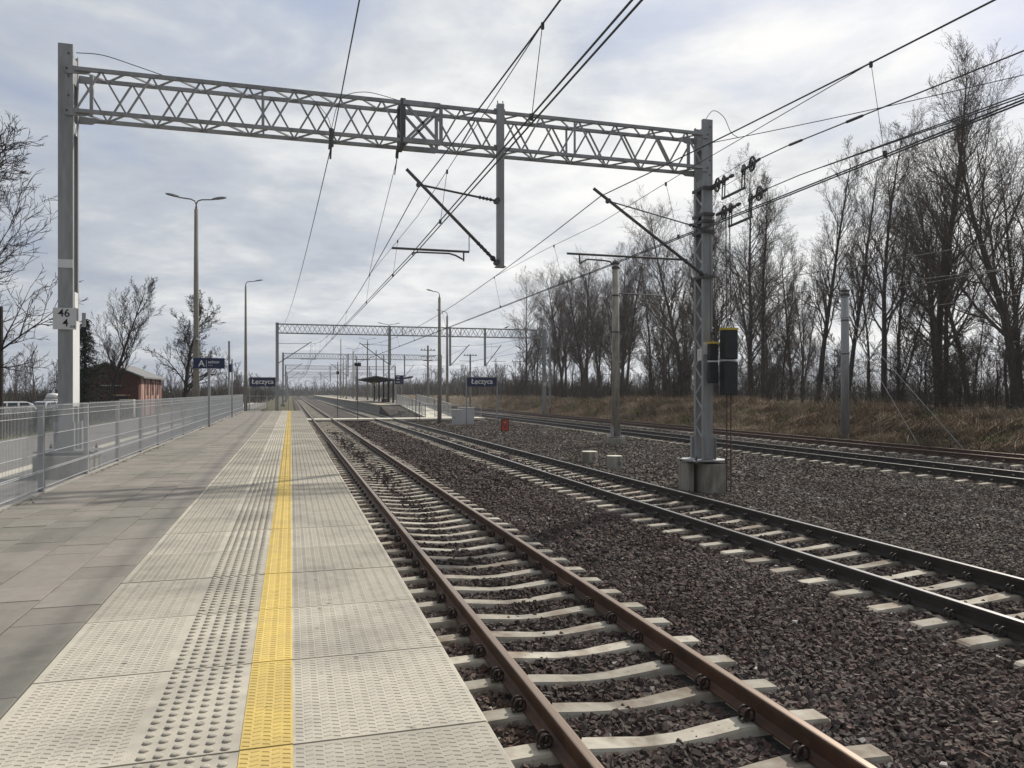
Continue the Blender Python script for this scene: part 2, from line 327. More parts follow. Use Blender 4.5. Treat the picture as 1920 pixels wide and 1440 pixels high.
# ballast stones as real geometry (uncountable), finer and denser near the platform
def stones():
    # candidate sampling in bands: (y0, y1, density, size lo, size hi)
    P, SZ = [], []
    for y0, y1, den, s0, s1 in ((0.5, 6, 1050, .034, .060), (6, 10, 800, .038, .064), (10, 18, 360, .05, .078), (18, 40, 82, .075, .115), (40, 75, 26, .09, .14)):
        w0, w1 = 0.75, (17.2 if y1 < 12 else 26.0)
        n = int((y1-y0)*(w1-w0)*den); X = RNG.uniform(w0, w1, n); Y = RNG.uniform(y0, y1, n)
        k = X < (Y*1.28+2.2); X, Y = X[k], Y[k]
        s = s0+(s1-s0)*(RNG.beta(1.6, 2.6, len(X))*1.25-.08)
        keep = np.ones(len(X), bool)
        for c, ph, sp in ((T1, 4.18, .6), (T2, 5.75, .6), (T3, 0.2, .67), (T4, .4, .67)):
            dy = np.abs((Y-ph+sp/2) % sp-sp/2); ins = np.abs(X-c) < 1.27
            keep &= ~(ins & (dy < .125) & (RNG.random(len(X)) < .975))
            rail = np.abs(np.abs(X-c)-.753) < .095
            keep &= ~rail
        keep &= ~((np.abs(X-9.63) < .50) & (np.abs(Y-16.67) < .55)); keep &= ~((Y > 61.8) & (X < 16)); keep &= ~((np.abs(X-12.2) < 1.3) & (np.abs(Y-56.1) < 1.2))
        P.append(np.stack([X, Y], 1)[keep]); SZ.append(s[keep])
    P = np.concatenate(P); SZ = np.concatenate(SZ); n = len(P)
    zb = np.interp(P[:, 0], [0.6, 1.0, 8.9, 9.6, 15.3, 16.4, 25.2], [-.27, -.245, -.245, -.265, -.275, -.25, -.25])
    # stones heaped a little between the two near tracks and in the cribs
    zb += .012*np.sin(P[:, 0]*2.3+1)*np.sin(P[:, 1]*.9)+.02*np.exp(-((P[:, 0]-4.9)/.9)**2)
    corner = np.array([[-1,-1,-1],[1,-1,-1],[1,1,-1],[-1,1,-1],[-1,-1,1],[1,-1,1],[1,1,1],[-1,1,1]], float)*.5
    sq = np.stack([RNG.uniform(.75, 1.25, n), RNG.uniform(.6, 1.0, n), RNG.uniform(.4, .75, n)], 1)*SZ[:, None]
    V = corner[None]*(1+RNG.uniform(-.45, .25, (n, 8, 3)))
    V = V*sq[:, None, :]
    ang = RNG.uniform(0, 6.283, n); t1 = RNG.normal(0, .5, n); t2 = RNG.normal(0, .5, n)
    def rot(V, a, i, j):
        c, s = np.cos(a)[:, None], np.sin(a)[:, None]; x, y = V[..., i].copy(), V[..., j].copy()
        V[..., i] = x*c-y*s; V[..., j] = x*s+y*c
    rot(V, t1, 1, 2); rot(V, t2, 0, 2); rot(V, ang, 0, 1)
    V[..., 0] += P[:, 0, None]; V[..., 1] += P[:, 1, None]
    V[..., 2] += (zb+RNG.uniform(-.006, .022, n))[:, None]
    q = np.array([[0,3,2],[0,2,1],[4,5,6],[4,6,7],[0,1,5],[0,5,4],[1,2,6],[1,6,5],[2,3,7],[2,7,6],[3,0,4],[3,4,7]])
    F = (np.arange(n)[:, None, None]*8+q[None]).reshape(-1, 3)
    # colours: purple brown between the near tracks, greyer gravel beyond the second track
    pal1 = np.array([[.098,.076,.072],[.125,.098,.09],[.075,.060,.058],[.145,.118,.105],[.105,.092,.082],[.12,.082,.072]])
    pal2 = np.array([[.145,.126,.110],[.115,.099,.088],[.18,.158,.138],[.09,.077,.068],[.155,.128,.102]])
    c = pal1[RNG.integers(0, len(pal1), n)]; g = P[:, 0] > 8.7+RNG.normal(0, .25, n)
    c[g] = pal2[RNG.integers(0, len(pal2), g.sum())]
    c = c*np.where(g, .84, .86)[:, None]*np.array([1.0, .985, .95])*RNG.uniform(.62, 1.32, (n, 1))
    w = RNG.random(n) < .006; c[w] = np.array([.42, .39, .36])*RNG.uniform(.7, 1.1, (w.sum(), 1))
    # rust-tinted stones beside the near rails and irregular patches of fresher and dirtier stone
    pt = np.sin(P[:, 0]*1.3+.4*np.sin(P[:, 1]*.7))*np.sin(P[:, 1]*.83+1.1)+.7*np.sin(P[:, 0]*2.9+P[:, 1]*.41)*np.sin(P[:, 1]*1.9-.7*P[:, 0])
    c *= (1+.16*pt)[:, None]*np.stack([1+0*pt, 1+.03*pt, 1+.05*pt], 1)
    ru = np.exp(-((np.abs(P[:, 0]-T1)-.80)/.16)**2)[:, None]*RNG.uniform(.2, .8, (n, 1)); c = c*(1-ru)+ru*np.array([.105, .062, .042])
    # oily darker strip between the rails of the near track
    oil = np.exp(-((P[:, 0]-T1)/.55)**2)*.25+np.exp(-((P[:, 0]-T2)/.5)**2)*.25
    c *= (1-oil)[:, None]
    o = npmesh('ballast_stones', V.reshape(-1, 3), F, Mt['stone'], col=np.repeat(c, 8, 0))
    stuff(o, 'loose crushed ballast stones, purple brown between the tracks and grey beyond', 'ballast')
    print('stones', n)
stones()

# ================================================================== PLATFORM
PX0, PX1, PEND = -3.36, 0.805, 59.6
SX0 = -1.193     # where the edge slabs meet the pavers
def platform():
    o = MB().box(((PX0+.74)/2, (PEND-8)/2, (PZ-.10-.45)/2), (.74-PX0, PEND+8, PZ-.10+.45)).build('platform', Mt['wallc'])
    struct(o)
    # bedding sheet seen in the joints
    MB().box(((PX0+PX1)/2, (PEND-8)/2, PZ-.070), (PX1-PX0-.10, PEND+8-.02, .075)).build('joint_bedding', Mt['bed'], o)
    # --- edge slab with tread, tactile domes and yellow strip
    w = PX1-SX0
    def chev(x0, x1, y0, y1, dx=.036, dy=.037, h=.0027):
        V, F = [], []
        nx = max(1, int((x1-x0)/dx)); ny = int((y1-y0)/dy)
        for i in range(nx):
            a = R(17) if i % 2 else R(-19)
            for j in range(ny):
                cx = x0+(i+.5)*(x1-x0)/nx; cy = y0+(j+.5+(.5 if i % 2 else 0)*.6)*(y1-y0)/(ny+.3)
                L, W = .0176, .0052; ca, sa = math.cos(a), math.sin(a)
                b = len(V)
                for (p, q, z) in ((-L,-W,0),(L,-W,0),(L,W,0),(-L,W,0),(-L*.75,-W*.35,h),(L*.75,-W*.35,h),(L*.75,W*.35,h),(-L*.75,W*.35,h)):
                    V.append((cx+p*ca-q*sa, cy+p*sa+q*ca, z))
                F += [(b+4,b+5,b+6,b+7),(b,b+1,b+5,b+4),(b+1,b+2,b+6,b+5),(b+2,b+3,b+7,b+6),(b+3,b,b+4,b+7)]
        return V, F
    # slab in local coordinates: origin at its top, camera-side left corner line x = world x
    sl = MB(); e = .006
    sl.extrude([(SX0+.004, -.115), (PX1, -.115), (PX1, -.012), (PX1-.012, 0), (SX0+.010, 0), (SX0+.004, -.006)], 'y', .0045, .9955)
    slab = sl.build('edge_slab', Mt['slab'], o, local=True)
    V, F = chev(SX0+.045, -.610, .012, .988); tr = MB().add(V, F); V, F = chev(.018, PX1-.022, .012, .988); tr.add(V, F)
    tread = tr.build('tread_pattern', Mt['slab'], slab, local=True)
    ys = MB().box((-.091, .5, .001), (.198, .992, .004)); V, F = chev(-.188, .006, .008, .992, .033); ys.add([(x, y, z+.003) for x, y, z in V], F)
    strip = ys.build('yellow_strip', Mt['yellow'], slab, local=True)
    dm = MB()
    for i in range(6):
        for j in range(15):
            cx = -.545+i*.0602; cy = .0335+j*.0667
            dm.lathe((cx, cy, 0), [(.0185, -.001), (.0172, .0055), (.0125, .0082), (.004, .0090)], 10)
    dome = dm.build('tactile_domes', Mt['slab'], slab, local=True, smooth=True)
    for c in (tread, dome): stuff(c)
    for k in range(-1, 59):
        y = k+.155
        if k == -1: s = slab; s.location = Vector((0, y, PZ))-wloc(o)
        else:
            s = inst(slab, o, Vector((0, y, PZ+random.uniform(-.002, .002)))-wloc(o), name='edge_slab')
            for ch in (tread, strip, dome):
                c = ch.copy(); COL.objects.link(c); c.parent = s
        s.rotation_euler = (R(random.uniform(-.12, .12)), 0, 0)
    # --- pavers, running bond, 0.4 m
    pw = (SX0-PX0-.10)/5.0
    pv = MB(); g = .0052
    pv.extrude([(g, -.06), (pw-g, -.06), (pw-g, -.004), (pw-g-.004, 0), (g+.004, 0), (g, -.004)], 'y', .0012, .3988)
    pav = pv.build('paver', Mt['paver'], o, local=True)
    n = 0; rest = MB(); first = True
    for k in range(0, 152):
        for r in range(5):
            x = SX0-(r+1)*pw; y = -.4+k*.4+(.2 if r % 2 else 0)+r*.013
            if y > PEND-.42: continue
            vis = y > 1.6 and x+pw > -(y*.36+.7)
            if vis and n < 300:
                z = PZ-.003+random.uniform(-.0025, .0025)
                if first: pav.location = Vector((x, y, z))-wloc(o); first = False
                else: inst(pav, o, Vector((x, y, z))-wloc(o), name='paver')
                n += 1
            else:
                rest.box((x+pw/2, y+.2, PZ-.035), (pw-.006, .394, .06))
    stuff(rest.build('paver_field', Mt['paver'], o))
    # concrete edging under the fence
    MB().box((PX0+.045, (PEND-8)/2, PZ-.05), (.085, PEND+8, .13)).build('edging', Mt['wallc'], o)
    # moss and litter in the gap along the fence
    V, C = [], []
    for _ in range(2600):
        y = random.uniform(3, 58); x = PX0+.12+abs(random.gauss(0, .05)); s = random.uniform(.006, .022); a = random.uniform(0, 6.28)
        if math.sin(y*1.3)+math.sin(y*.37+1)+random.gauss(0, .5) < .1: continue
        b = Vector((x, y, PZ)); c = random.choice([(.10, .09, .04), (.07, .085, .03), (.14, .11, .07)])
        V += [b+Vector((math.cos(a)*s, math.sin(a)*s, 0)), b+Vector((-math.sin(a)*s, math.cos(a)*s, s*.6)), b+Vector((-math.cos(a)*s, -math.sin(a)*s, s*.3))]; C += [c]*3
    stuff(npmesh('moss_and_litter', np.array([tuple(v) for v in V]), np.arange(len(V)).reshape(-1, 3), Mt['blade'], col=np.array(C)), 'moss and dry litter along the foot of the mesh fence', 'moss')
platform()

# ================================================================== TRACKS
def rail_profile():
    h = [(.075, -.172), (.075, -.160), (.030, -.148), (.009, -.135), (.009, -.052), (.034, -.042), (.036, -.012), (.030, -.003), (.020, 0)]
    return h+[(-x, z) for x, z in reversed(h)]
def rail(x0, y0, y1, side, head, parent):
    m = MB(); prof = rail_profile(); n = len(prof)
    m.extrude([(x0+a, b) for a, b in prof], 'y', y0, y1)
    # material index: top faces of the head get the running-surface steel
    for i in range(n):
        if 7 <= i <= 9: m.m[i] = 1
    return m.build('rail', [side, head], parent)
def sleeper_mesh():
    xs = [-1.30, -1.27, -1.08, -.92, -.60, -.35, -.12, .12, .35, .60, .92, 1.08, 1.27, 1.30]
    zt = [-.215, -.195, -.186, -.180, -.180, -.205, -.226, -.226, -.205, -.180, -.180, -.186, -.195, -.215]
    V, F = [], []
    for x, z in zip(xs, zt):
        w = .086 if abs(x) > .3 else .074
        if abs(x) > 1.29: w = .076
        V += [(x, -.15, -.37), (x, -w-.012, z-.018), (x, -w, z), (x, w, z), (x, w+.012, z-.018), (x, .15, -.37)]
    for i in range(len(xs)-1):
        for k in range(5): F.append((i*6+k, i*6+k+1, (i+1)*6+k+1, (i+1)*6+k))
    F += [tuple(range(6)), tuple(len(V)-1-k for k in range(6))]
    return V, F
def clip_mesh(m, x, s):
    """double-loop spring clip beside the rail foot; s=+1 on the outer side in +x."""
    for dy in (-.032, .032):
        pts = [(x+s*(.0+.042*math.cos(t)), dy, -.122+.042*math.sin(t)) for t in [R(a) for a in range(-60, 271, 30)]]
        m.tube(pts, .0095, 6)
    m.tube([(x-s*.03, -.045, -.15), (x+s*.045, -.03, -.165), (x+s*.05, .03, -.165), (x-s*.03, .045, -.15)], .008, 6)
    m.lathe((x+s*.008, 0, 0), [(.020, -.182), (.020, -.170), (.009, -.168), (.009, -.118), (.016, -.117), (.016, -.100), (.003, -.096)], 8)
def track(x, ph, sp, y0, y1, yind, yclip, side, head, label, z=0.0):
    t = thing('railway_track', label, 'railway track', (x, 0, z), 'railway tracks through the station')
    for s in (-1, 1): 
        m = MB(); prof = rail_profile()
        m.extrude([(x+s*.753+a, b+z) for a, b in prof], 'y', y0, y1)
        for i in range(len(prof)):
            if 7 <= i <= 9: m.m[i] = 1
        m.build('rail', [side, head], t)
    V, F = sleeper_mesh()
    src = MB().add(V, F).build('sleeper', Mt['sleeper'], t, local=True)
    cm = MB(); clip_mesh(cm, .10, 1); clip = cm.build('rail_clip', Mt['clip'], src, local=True, smooth=True)
    clip.location = (.753, 0, 0)
    farV, farF, farC = MB(), None, MB()
    k0 = math.ceil((max(y0, -2)-ph)/sp); first = True; y = ph+k0*sp
    for k in range(k0, 2000):
        y = ph+k*sp
        if y > min(y1, 240): break
        if y < yind:
            dz = random.uniform(-.006, .003); rz = R(random.uniform(-.5, .5))
            if first:
                s = src; s.location = (0, y, dz)
            else: s = inst(src, t, (0, y, dz), rz, name='sleeper')
            if y < yclip:
                spots = [(.753, 0), (.753, math.pi), (-.753, 0), (-.753, math.pi)]
                for i, (cx, rr) in enumerate(spots):
                    if first and i == 0: continue
                    c = clip.copy(); COL.objects.link(c); c.parent = s; c.location = (cx, 0, 0); c.rotation_euler = (0, 0, rr)
            elif y < 36:
                for sx in (-1, 1):
                    for s2 in (-1, 1): farC.box((x+sx*.753+s2*.11, y, z-.13), (.05, .09, .07))
            first = False
        else:
            farV.box((x, y, z-.28), (2.6, .2, .19))
    if farV.v: stuff(farV.build('sleeper_row', Mt['sleeper'], t))
    if farC.v: stuff(farC.build('rail_clips', Mt['clip'], t))
    return t
track(T1, 4.18, .6, -15, 420, 46, 13, Mt['rust'], Mt['dullhead'], 'rusty brown railway track on concrete sleepers directly beside the paved platform')
track(T2, 5.75, .6, -15, 420, 50, 15, Mt['dark'], Mt['shine'], 'dark railway track with bright worn rail heads between the rusty track and the steel mast')
track(T3, .2, .67, -5, 420, 50, 0, Mt['dark'], Mt['shine'], 'dark railway track beyond the gravel strip with the round concrete pole')
track(T4, .4, .67, -5, 420, 50, 0, Mt['rust2'], Mt['dullhead'], 'reddish railway track running along the foot of the dry grass bank')

# ================================================================== LEFT SIDE BEYOND THE FENCE
struct(MB().box((-6.4, 40, .24), (6.06, 160, .60)).build('path', Mt['asph']))
struct(MB().box((-5.35, 40, .545), (.28, 159.9, .02)).build('kerb', Mt['kerb']))
def turf():
    o = MB().box((-9.35, 40, .25), (.28, 160, .62)).build('verge', Mt['turf']); struct(o)
turf()

# ================================================================== MESH FENCE
def mesh_fence():
    fx = -3.31
    t = thing('mesh_fence', 'long galvanised welded mesh fence along the back edge of the platform', 'fence', (fx, 12, PZ))
    p = MB().box((0, 0, .545), (.06, .085, 1.30)); p.box((0, 0, 1.2), (.065, .09, .015))
    post = p.build('post', Mt['galv'], t, local=True)
    L = 2.43; q = MB(); r = .0024
    n = 48
    for i in range(n):
        y = .04+(L-.08)*i/(n-1)
        q.bar((.034, y, .06), (.034, y, 1.22), r*2, r*2)
    for z in (.08, .30, .32, .55, .80, 1.05, 1.13, 1.20):
        for dx in ((.028, .040)): q.bar((dx, .03, z), (dx, L-.03, z), .006, .006)
    panel = q.build('mesh_panel', Mt['wire'], t, local=True)
    k0 = -4
    for k in range(k0, 20):
        y = 12.0+k*L-12
        if k == k0: post.location = (0, y, 0); panel.location = (0, y, 0)
        else:
            inst(post, t, (0, y, 0), name='post')
            if k < 19: inst(panel, t, (0, y, 0), name='mesh_panel')
mesh_fence()
def railing(name, label, pts, h=1.1, gap=.12, post_gap=2.0, m='galv', mid=True):
    """bar railing along a 3-D polyline: posts, hand rail, lower rail, infill bars"""
    t = thing(name, label, 'railing', pts[0])
    for a, b in zip(pts, pts[1:]):
        a, b = Vector(a), Vector(b); L = (b-a).length; n = max(1, round(L/post_gap))
        for i in range(n+1):
            p = a.lerp(b, i/n); MB().box((p.x, p.y, p.z+h/2-.02), (.05, .05, h+.04)).build('post', Mt[m], t)
        up = Vector((0, 0, 1))
        MB().bar(a+up*h, b+up*h, .05, .05).build('top_rail', Mt[m], t)
        MB().bar(a+up*.12, b+up*.12, .035, .035).build('bottom_rail', Mt[m], t)
        k = int(L/gap); q = MB()
        for i in range(1, k):
            p = a.lerp(b, i/k); q.bar(p+up*.12, p+up*h, .014, .014)
        stuff(q.build('infill', Mt[m], t))
    return t
railing('end_railing', 'grey bar railing closing the end of the paved platform below the blue name sign', [(-3.2, PEND-.12, PZ), (-.15, PEND-.12, PZ)])

# ================================================================== CATENARY GANTRIES
def channel(m, xc, y, z0, z1, w, d, face):
    """channel section: web (width w in x) in the plane y, flanges of depth d towards face (+1/-1 in y)."""
    t = .012
    m.box((xc, y+face*t/2, (z0+z1)/2), (w, t, z1-z0))
    for s in (-1, 1): m.box((xc+s*(w/2-t/2), y+face*(t+d/2), (z0+z1)/2), (t, d, z1-z0))
def near_gantry():
    Y0, Y1 = 16.45, 16.90; g = thing('catenary_gantry', 'grey lattice gantry spanning the platform and two tracks between tall steel masts', 'gantry', (2.7, 16.67, 0))
    def mast(xc, z0, ztop, lace_side, cover):
        m = MB(); channel(m, xc, Y0, z0, ztop, .255, .075, 1)
        o = m.build('mast', Mt['galv'], g)
        m = MB(); channel(m, xc, Y1, z0, ztop-.1, .255, .075, -1); m.build('rear_channel', Mt['galv'], o)
        n = 9; zz = z0+.5; st = (ztop-1.4-zz)/n
        for s in (-1, 1):
            for i in range(n if not cover else 0):
                a = (xc+s*.118, Y0+.05, zz+i*st); b = (xc+s*.118, Y1-.05, zz+(i+.5)*st); c = (xc+s*.118, Y0+.05, zz+(i+1)*st)
                MB().bar(a, b, .05, .010, up=(1, 0, 0)).build('lacing_bar', Mt['galv'], o); MB().bar(b, c, .05, .010, up=(1, 0, 0)).build('lacing_bar', Mt['galv'], o)
            MB().box((xc+s*.112, (Y0+Y1)/2, ztop-1.55), (.008, .30, .22)).build('batten_plate', Mt['cover'] if s > 0 else Mt['galv'], o)
            MB().box((xc+s*.112, (Y0+Y1)/2, ztop-.45), (.008, .30, .5)).build('batten_plate', Mt['galv'], o)
        if cover: 
            MB().box((xc+.122, (Y0+Y1)/2+.02, 2.70), (.012, Y1-Y0+.03, 1.66)).build('cover_plate', Mt['cover'], o)
        # bolt holes and bolts on the front web
        q = MB()
        for z in (ztop-.18, ztop-.62, ztop-.98, ztop-1.34):
            q.lathe((xc+.055, Y0-.004, z), [(.018, -.012), (.018, .004)], 6, 'y')
        q.build('bolts', Mt['dsteel'], o)
        # foot: base plate, stiffeners, foundation
        MB().box((xc, (Y0+Y1)/2, z0-.01), (.96, .92, .03)).build('base_plate', Mt['galv'], o)
        for ys, s2 in ((Y0, -1), (Y1, 1)):
            f = MB(); f.box((xc, ys+s2*.006, z0+.28), (.33, .012, .54))
            for s in (-1, 1): f.box((xc+s*.165, ys+s2*.05, z0+.28), (.012, .10, .54))
            f.build('foot_sleeve', Mt['galv'], o)
        q = MB()
        for sx in (-.40, .40):
            for yy in (Y0-.15, Y1+.15): q.lathe((xc+sx, yy, z0), [(.03, -.07), (.03, .05), (.014, .05), (.014, .10)], 8)
        q.build('anchor_bolts', Mt['dsteel'], o)
        return o
    left = mast(-4.13, 1.03, 8.80, 1, True); right = mast(9.63, .52, 8.70, -1, False)
    MB().extrude([(-4.60, 16.12), (-3.66, 16.12), (-3.66, 17.22), (-4.60, 17.22)], 'z', .40, .95).build('foundation', Mt['conc'], left, bevel=.02)
    f = MB(); zz = (-.45, .43)
    f.extrude([(9.20, 17.12), (9.20, 16.72), (9.24, 16.66), (9.38, 16.66), (9.38, 16.95), (9.50, 16.95), (9.50, 16.30), (9.60, 16.18), (9.98, 16.18), (10.06, 16.30), (10.06, 17.12)], 'z', *zz)
    f.build('foundation', Mt['conc'], right, bevel=.015)
    # ------ lattice girder
    zt, zb, ya, yb, xa, xb = 8.32, 7.52, 16.40, 16.95, -3.95, 9.46
    gd = MB().bar((xa, ya, zt), (xb, ya, zt), .07, .07).build('girder', Mt['galv'], g)
    for y, z in ((yb, zt), (ya, zb), (yb, zb)): MB().bar((xa, y, z), (xb, y, z), .07, .07).build('chord', Mt['galv'], gd)
    n = 15; st = (2.28-xa)/7.0
    def braces(x0, x1, n):
        st = (x1-x0)/n
        for i in range(n):
            a, b, c = x0+i*st, x0+(i+.5)*st, x0+(i+1)*st
            for y, e in ((ya, 0.0), (yb, .5)):
                a2, b2, c2 = (a, b, c) 
                if e: 
                    MB().bar((a, y, zt), (b, y, zb), .034, .034).build('brace', Mt['galv'], gd); MB().bar((b, y, zb), (c, y, zt), .034, .034).build('brace', Mt['galv'], gd)
                else:
                    MB().bar((a, y, zb), (b, y, zt), .034, .034).build('brace', Mt['galv'], gd); MB().bar((b, y, zt), (c, y, zb), .034, .034).build('brace', Mt['galv'], gd)
            for z in (zt, zb):
                MB().bar((a, ya, z), (b, yb, z), .03, .03).build('brace', Mt['galv'], gd); MB().bar((b, yb, z), (c, ya, z), .03, .03).build('brace', Mt['galv'], gd)
    braces(xa, 2.30, 7); braces(3.12, xb, 7)
    for x in (-.55, 6.2):
        for y in (ya, yb): MB().bar((x, y, zb), (x, y, zt), .04, .04).build('post', Mt['galv'], gd)
    # splice bay: dark end frame and crossed braces
    fr = MB()
    for y in (ya, yb): fr.box((2.30, y, (zt+zb)/2), (.10, .10, zt-zb+.16))
    for z in (zt+.04, zb-.04): fr.box((2.30, (ya+yb)/2, z), (.10, yb-ya, .10))
    fr.build('splice_frame', Mt['dsteel'], gd)
    for y in (ya, yb):
        fr = MB(); fr.box((3.12, y, (zt+zb)/2), (.07, .06, zt-zb)); fr.bar((2.34, y, zb), (3.1, y, zt), .06, .05); fr.bar((2.34, y, zt), (3.1, y, zb), .06, .05)
        for z in (zt, zb): fr.box((2.7, y-.01, z), (.8, .09, .10))
        fr.build('splice_bracing', Mt['galv'], gd)
    for xm, s in ((-4.0, 1), (9.5, -1)):
        for z in (zt, zb):
            for y in (Y0-.02, Y1+.02):
                q = MB(); q.extrude([(xm-s*.14, z-.06), (xm-s*.10, z-.09), (xm+s*.22, z-.085), (xm+s*.32, z-.03), (xm+s*.30, z+.04), (xm-s*.14, z+.075)], 'y', y-.012, y+.012)
                q.build('gusset', Mt['galv'], gd)
        q = MB()
        for z in (zt, zb):
            for y in (Y0-.035, Y1+.035):
                for dx in (-.10, .10, .20): q.lathe((xm+s*dx, y, z), [(.022, -.012), (.022, .012)], 6, 'y')
        q.build('gusset_bolts', Mt['dsteel'], gd)
        MB().box((xm+s*.27, (ya+yb)/2, (zt+zb)/2), (.06, .06, zt-zb)).build('post', Mt['galv'], gd)
    # jumper cables
    def curve(pts, k=10):
        P = [Vector(p) for p in pts]; out = []
        for i in range(len(P)-1):
            p0, p1, p2, p3 = P[max(i-1, 0)], P[i], P[i+1], P[min(i+2, len(P)-1)]
            for j in range(k):
                t = j/k; out.append(.5*((2*p1)+(p2-p0)*t+(2*p0-5*p1+4*p2-p3)*t*t+(3*p1-p0-3*p2+p3)*t**3))
        return out+[P[-1]]
    MB().tube(curve([(-3.98, 16.6, 8.70), (-3.5, 16.5, 8.67), (-2.9, 16.42, 8.5), (-2.4, 16.4, 8.36)]), .008, 6).build('jumper_cable', Mt['cable'], g)
    MB().tube(curve([(9.6, 16.5, 8.72), (9.78, 16.45, 8.92), (10.0, 16.35, 8.75), (10.1, 16.2, 8.35), (10.28, 16.15, 8.22)]), .008, 6).build('jumper_cable', Mt['cable'], g)
    MB().tube(curve([(-.1, 16.4, 8.34), (.3, 16.3, 8.25), (.7, 16.25, 7.85), (.81, 16.3, 7.55)]), .007, 6).build('jumper_cable', Mt['cable'], g)
    MB().tube(curve([(.81, 16.3, 7.6), (1.0, 16.25, 8.2), (1.5, 16.3, 8.42), (2.2, 16.4, 8.36)]), .007, 6).build('jumper_cable', Mt['cable'], g)
    # feeder hanger under the girder
    h = MB(); h.box((.81, 16.68, 7.40), (.07, .62, .07)); h.tube([(.81, 16.4, 7.62), (.81, 16.4, 7.25)], .05, 8); h.tube([(.81, 16.42, 7.3), (.8, 16.6, 7.05)], .02, 6)
    h.build('feeder_hanger', Mt['dsteel'], g)
    h = MB(); h.tube([(2.26, 16.95, 7.48), (2.25, 16.98, 7.38), (2.25, 17.0, 7.30)], .035, 8); h.tube([(2.25, 17.0, 7.30), (2.24, 17.3, 7.02)], .012, 6)
    h.build('feeder_hanger', Mt['dsteel'], g)
    # ------ drop post
    dp = MB().box((4.42, 16.30, 6.68), (.15, .13, 3.56)).build('drop_post', Mt['galv'], g)
    q = MB(); q.box((4.42, 16.30, 4.895), (.21, .19, .025))
    for z in (zt, zb): q.box((4.42, 16.36, z), (.25, .03, .13))
    for dx in (-.06, .06): q.tube([(4.42+dx, 16.3, 8.46), (4.42+dx, 16.3, 8.54)], .012, 6)
    q.build('post_fixings', Mt['galv'], dp)
    # ------ cantilever for the near track
    def insul(q, a, b, r=.028, n=4):
        a, b = Vector(a), Vector(b)
        pts = []; rr = []
        for i in range(n*2+1): pts.append(a.lerp(b, i/(n*2))); rr.append(r*(1.9 if i % 2 else .8))
        q.tube(pts, rr, 8)
    def cantilever(xs, xt, zs, ztip, xtie, ztie, ztiep, regz, regx0, regx1, arm_dir, cx, cz, y=16.30):
        c = MB().tube([(xs, y, zs), (xt, y, ztip)], .037, 8).build('cantilever', Mt['dsteel'], g, smooth=True)
        d = (Vector((xt, y, ztip))-Vector((xs, y, zs))).normalized(); p = Vector((xs, y, zs))
        q = MB(); insul(q, p+d*.22, p+d*.62, .026); q.ring((p+d*.12), .05, .015, 'y'); q.build('insulator', Mt['insul'], c)
        # tie
        tv = Vector((xtie, y, ztie)); pv = Vector((xs, y, ztiep)); m = MB().tube([pv, tv], .016 if arm_dir < 0 else .024, 8); m.build('tie_rod', Mt['dsteel'], c)
        e = (tv-pv).normalized(); q = MB(); insul(q, pv+e*.10, pv+e*.42, .024); q.build('insulator', Mt['insul'], c)
        q = MB(); q.lathe((tv.x, y-.0, tv.z), [(.055, -.05), (.055, .05)], 8, 'y'); q.lathe((xs, y, ztiep), [(.06, -.09), (.06, .09)], 8, 'y'); q.lathe((xs, y, zs), [(.06, -.09), (.06, .09)], 8, 'y'); q.build('clamp', Mt['dsteel'], c)
        # registration tube and steady arm
        MB().tube([(regx0, y, regz+.03*arm_dir*0), (regx1, y, regz)], .026, 8).build('registration_tube', Mt['dsteel'], c)
        on = p+d*((regx1-xs)/d.x)*1.0
        MB().tube([(regx1+ (.18 if regx0 < regx1 else -.18)*0, y, regz), (regx1, y, min(on.z, regz+.35))], .010, 6).build('hanger', Mt['dsteel'], c)
        return c
    c = cantilever(4.34, 2.36, 4.99, 6.88, 2.62, 6.57, 6.34, 5.19, 2.05, 3.72, 1, 2.5, 5.1)
    q = MB(); q.tube([(3.60, 16.3, 5.19), (3.60, 16.3, 4.98)], .018, 8); q.tube([(3.58, 16.3, 5.02), (3.42, 16.3, 5.10), (3.28, 16.28, 5.13), (2.62, 16.25, 5.12), (2.50, 16.25, 5.10), (2.48, 16.25, 5.05)], .019, 6)
    q.build('steady_arm', Mt['dsteel'], c)
    c = cantilever(9.45, 6.62, 4.90, 6.78, 6.98, 6.52, 6.02, 5.27, 5.98, 8.98, -1, 6.95, 5.1)
    q = MB(); q.tube([(6.28, 16.3, 5.28), (6.28, 16.3, 5.05)], .018, 8); q.tube([(6.30, 16.3, 5.06), (6.46, 16.28, 5.16), (6.9, 16.25, 5.14), (7.02, 16.25, 5.12), (7.04, 16.25, 5.05)], .019, 6)
    q.build('steady_arm', Mt['dsteel'], c)
    # mid-mast clamps on the right mast
    for z in (7.05, 6.42, 6.25, 6.0, 4.92): MB().box((9.63, 16.67, z), (.30, .56, .07)).build('mast_clamp', Mt['dsteel'], right)
    q = MB(); q.box((9.63, 16.442, 3.2), (.25, .006, .30)); q.build('paint_band', Mt['cover'], right)
    q = MB(); q.box((9.505, 16.63, 3.05), (.006, .20, .28)); q.build('warning_plate', Mt['signgrey'], right)
    q = MB()
    for z in (3.10, 3.0): q.extrude([(16.60, z), (16.66, z), (16.63, z+.07)], 'x', 9.500, 9.501)
    q.build('warning_mark', Mt['weighty'], right)
    q = MB(); q.box((-4.13, 16.442, 4.6), (.253, .006, .16)); q.build('paint_band', Mt['cover'], left)
    q = MB(); q.box((-4.005, 16.70, 3.93), (.006, .24, .30)); q.build('warning_plate', Mt['cover'], left)
    return g
near_gantry()
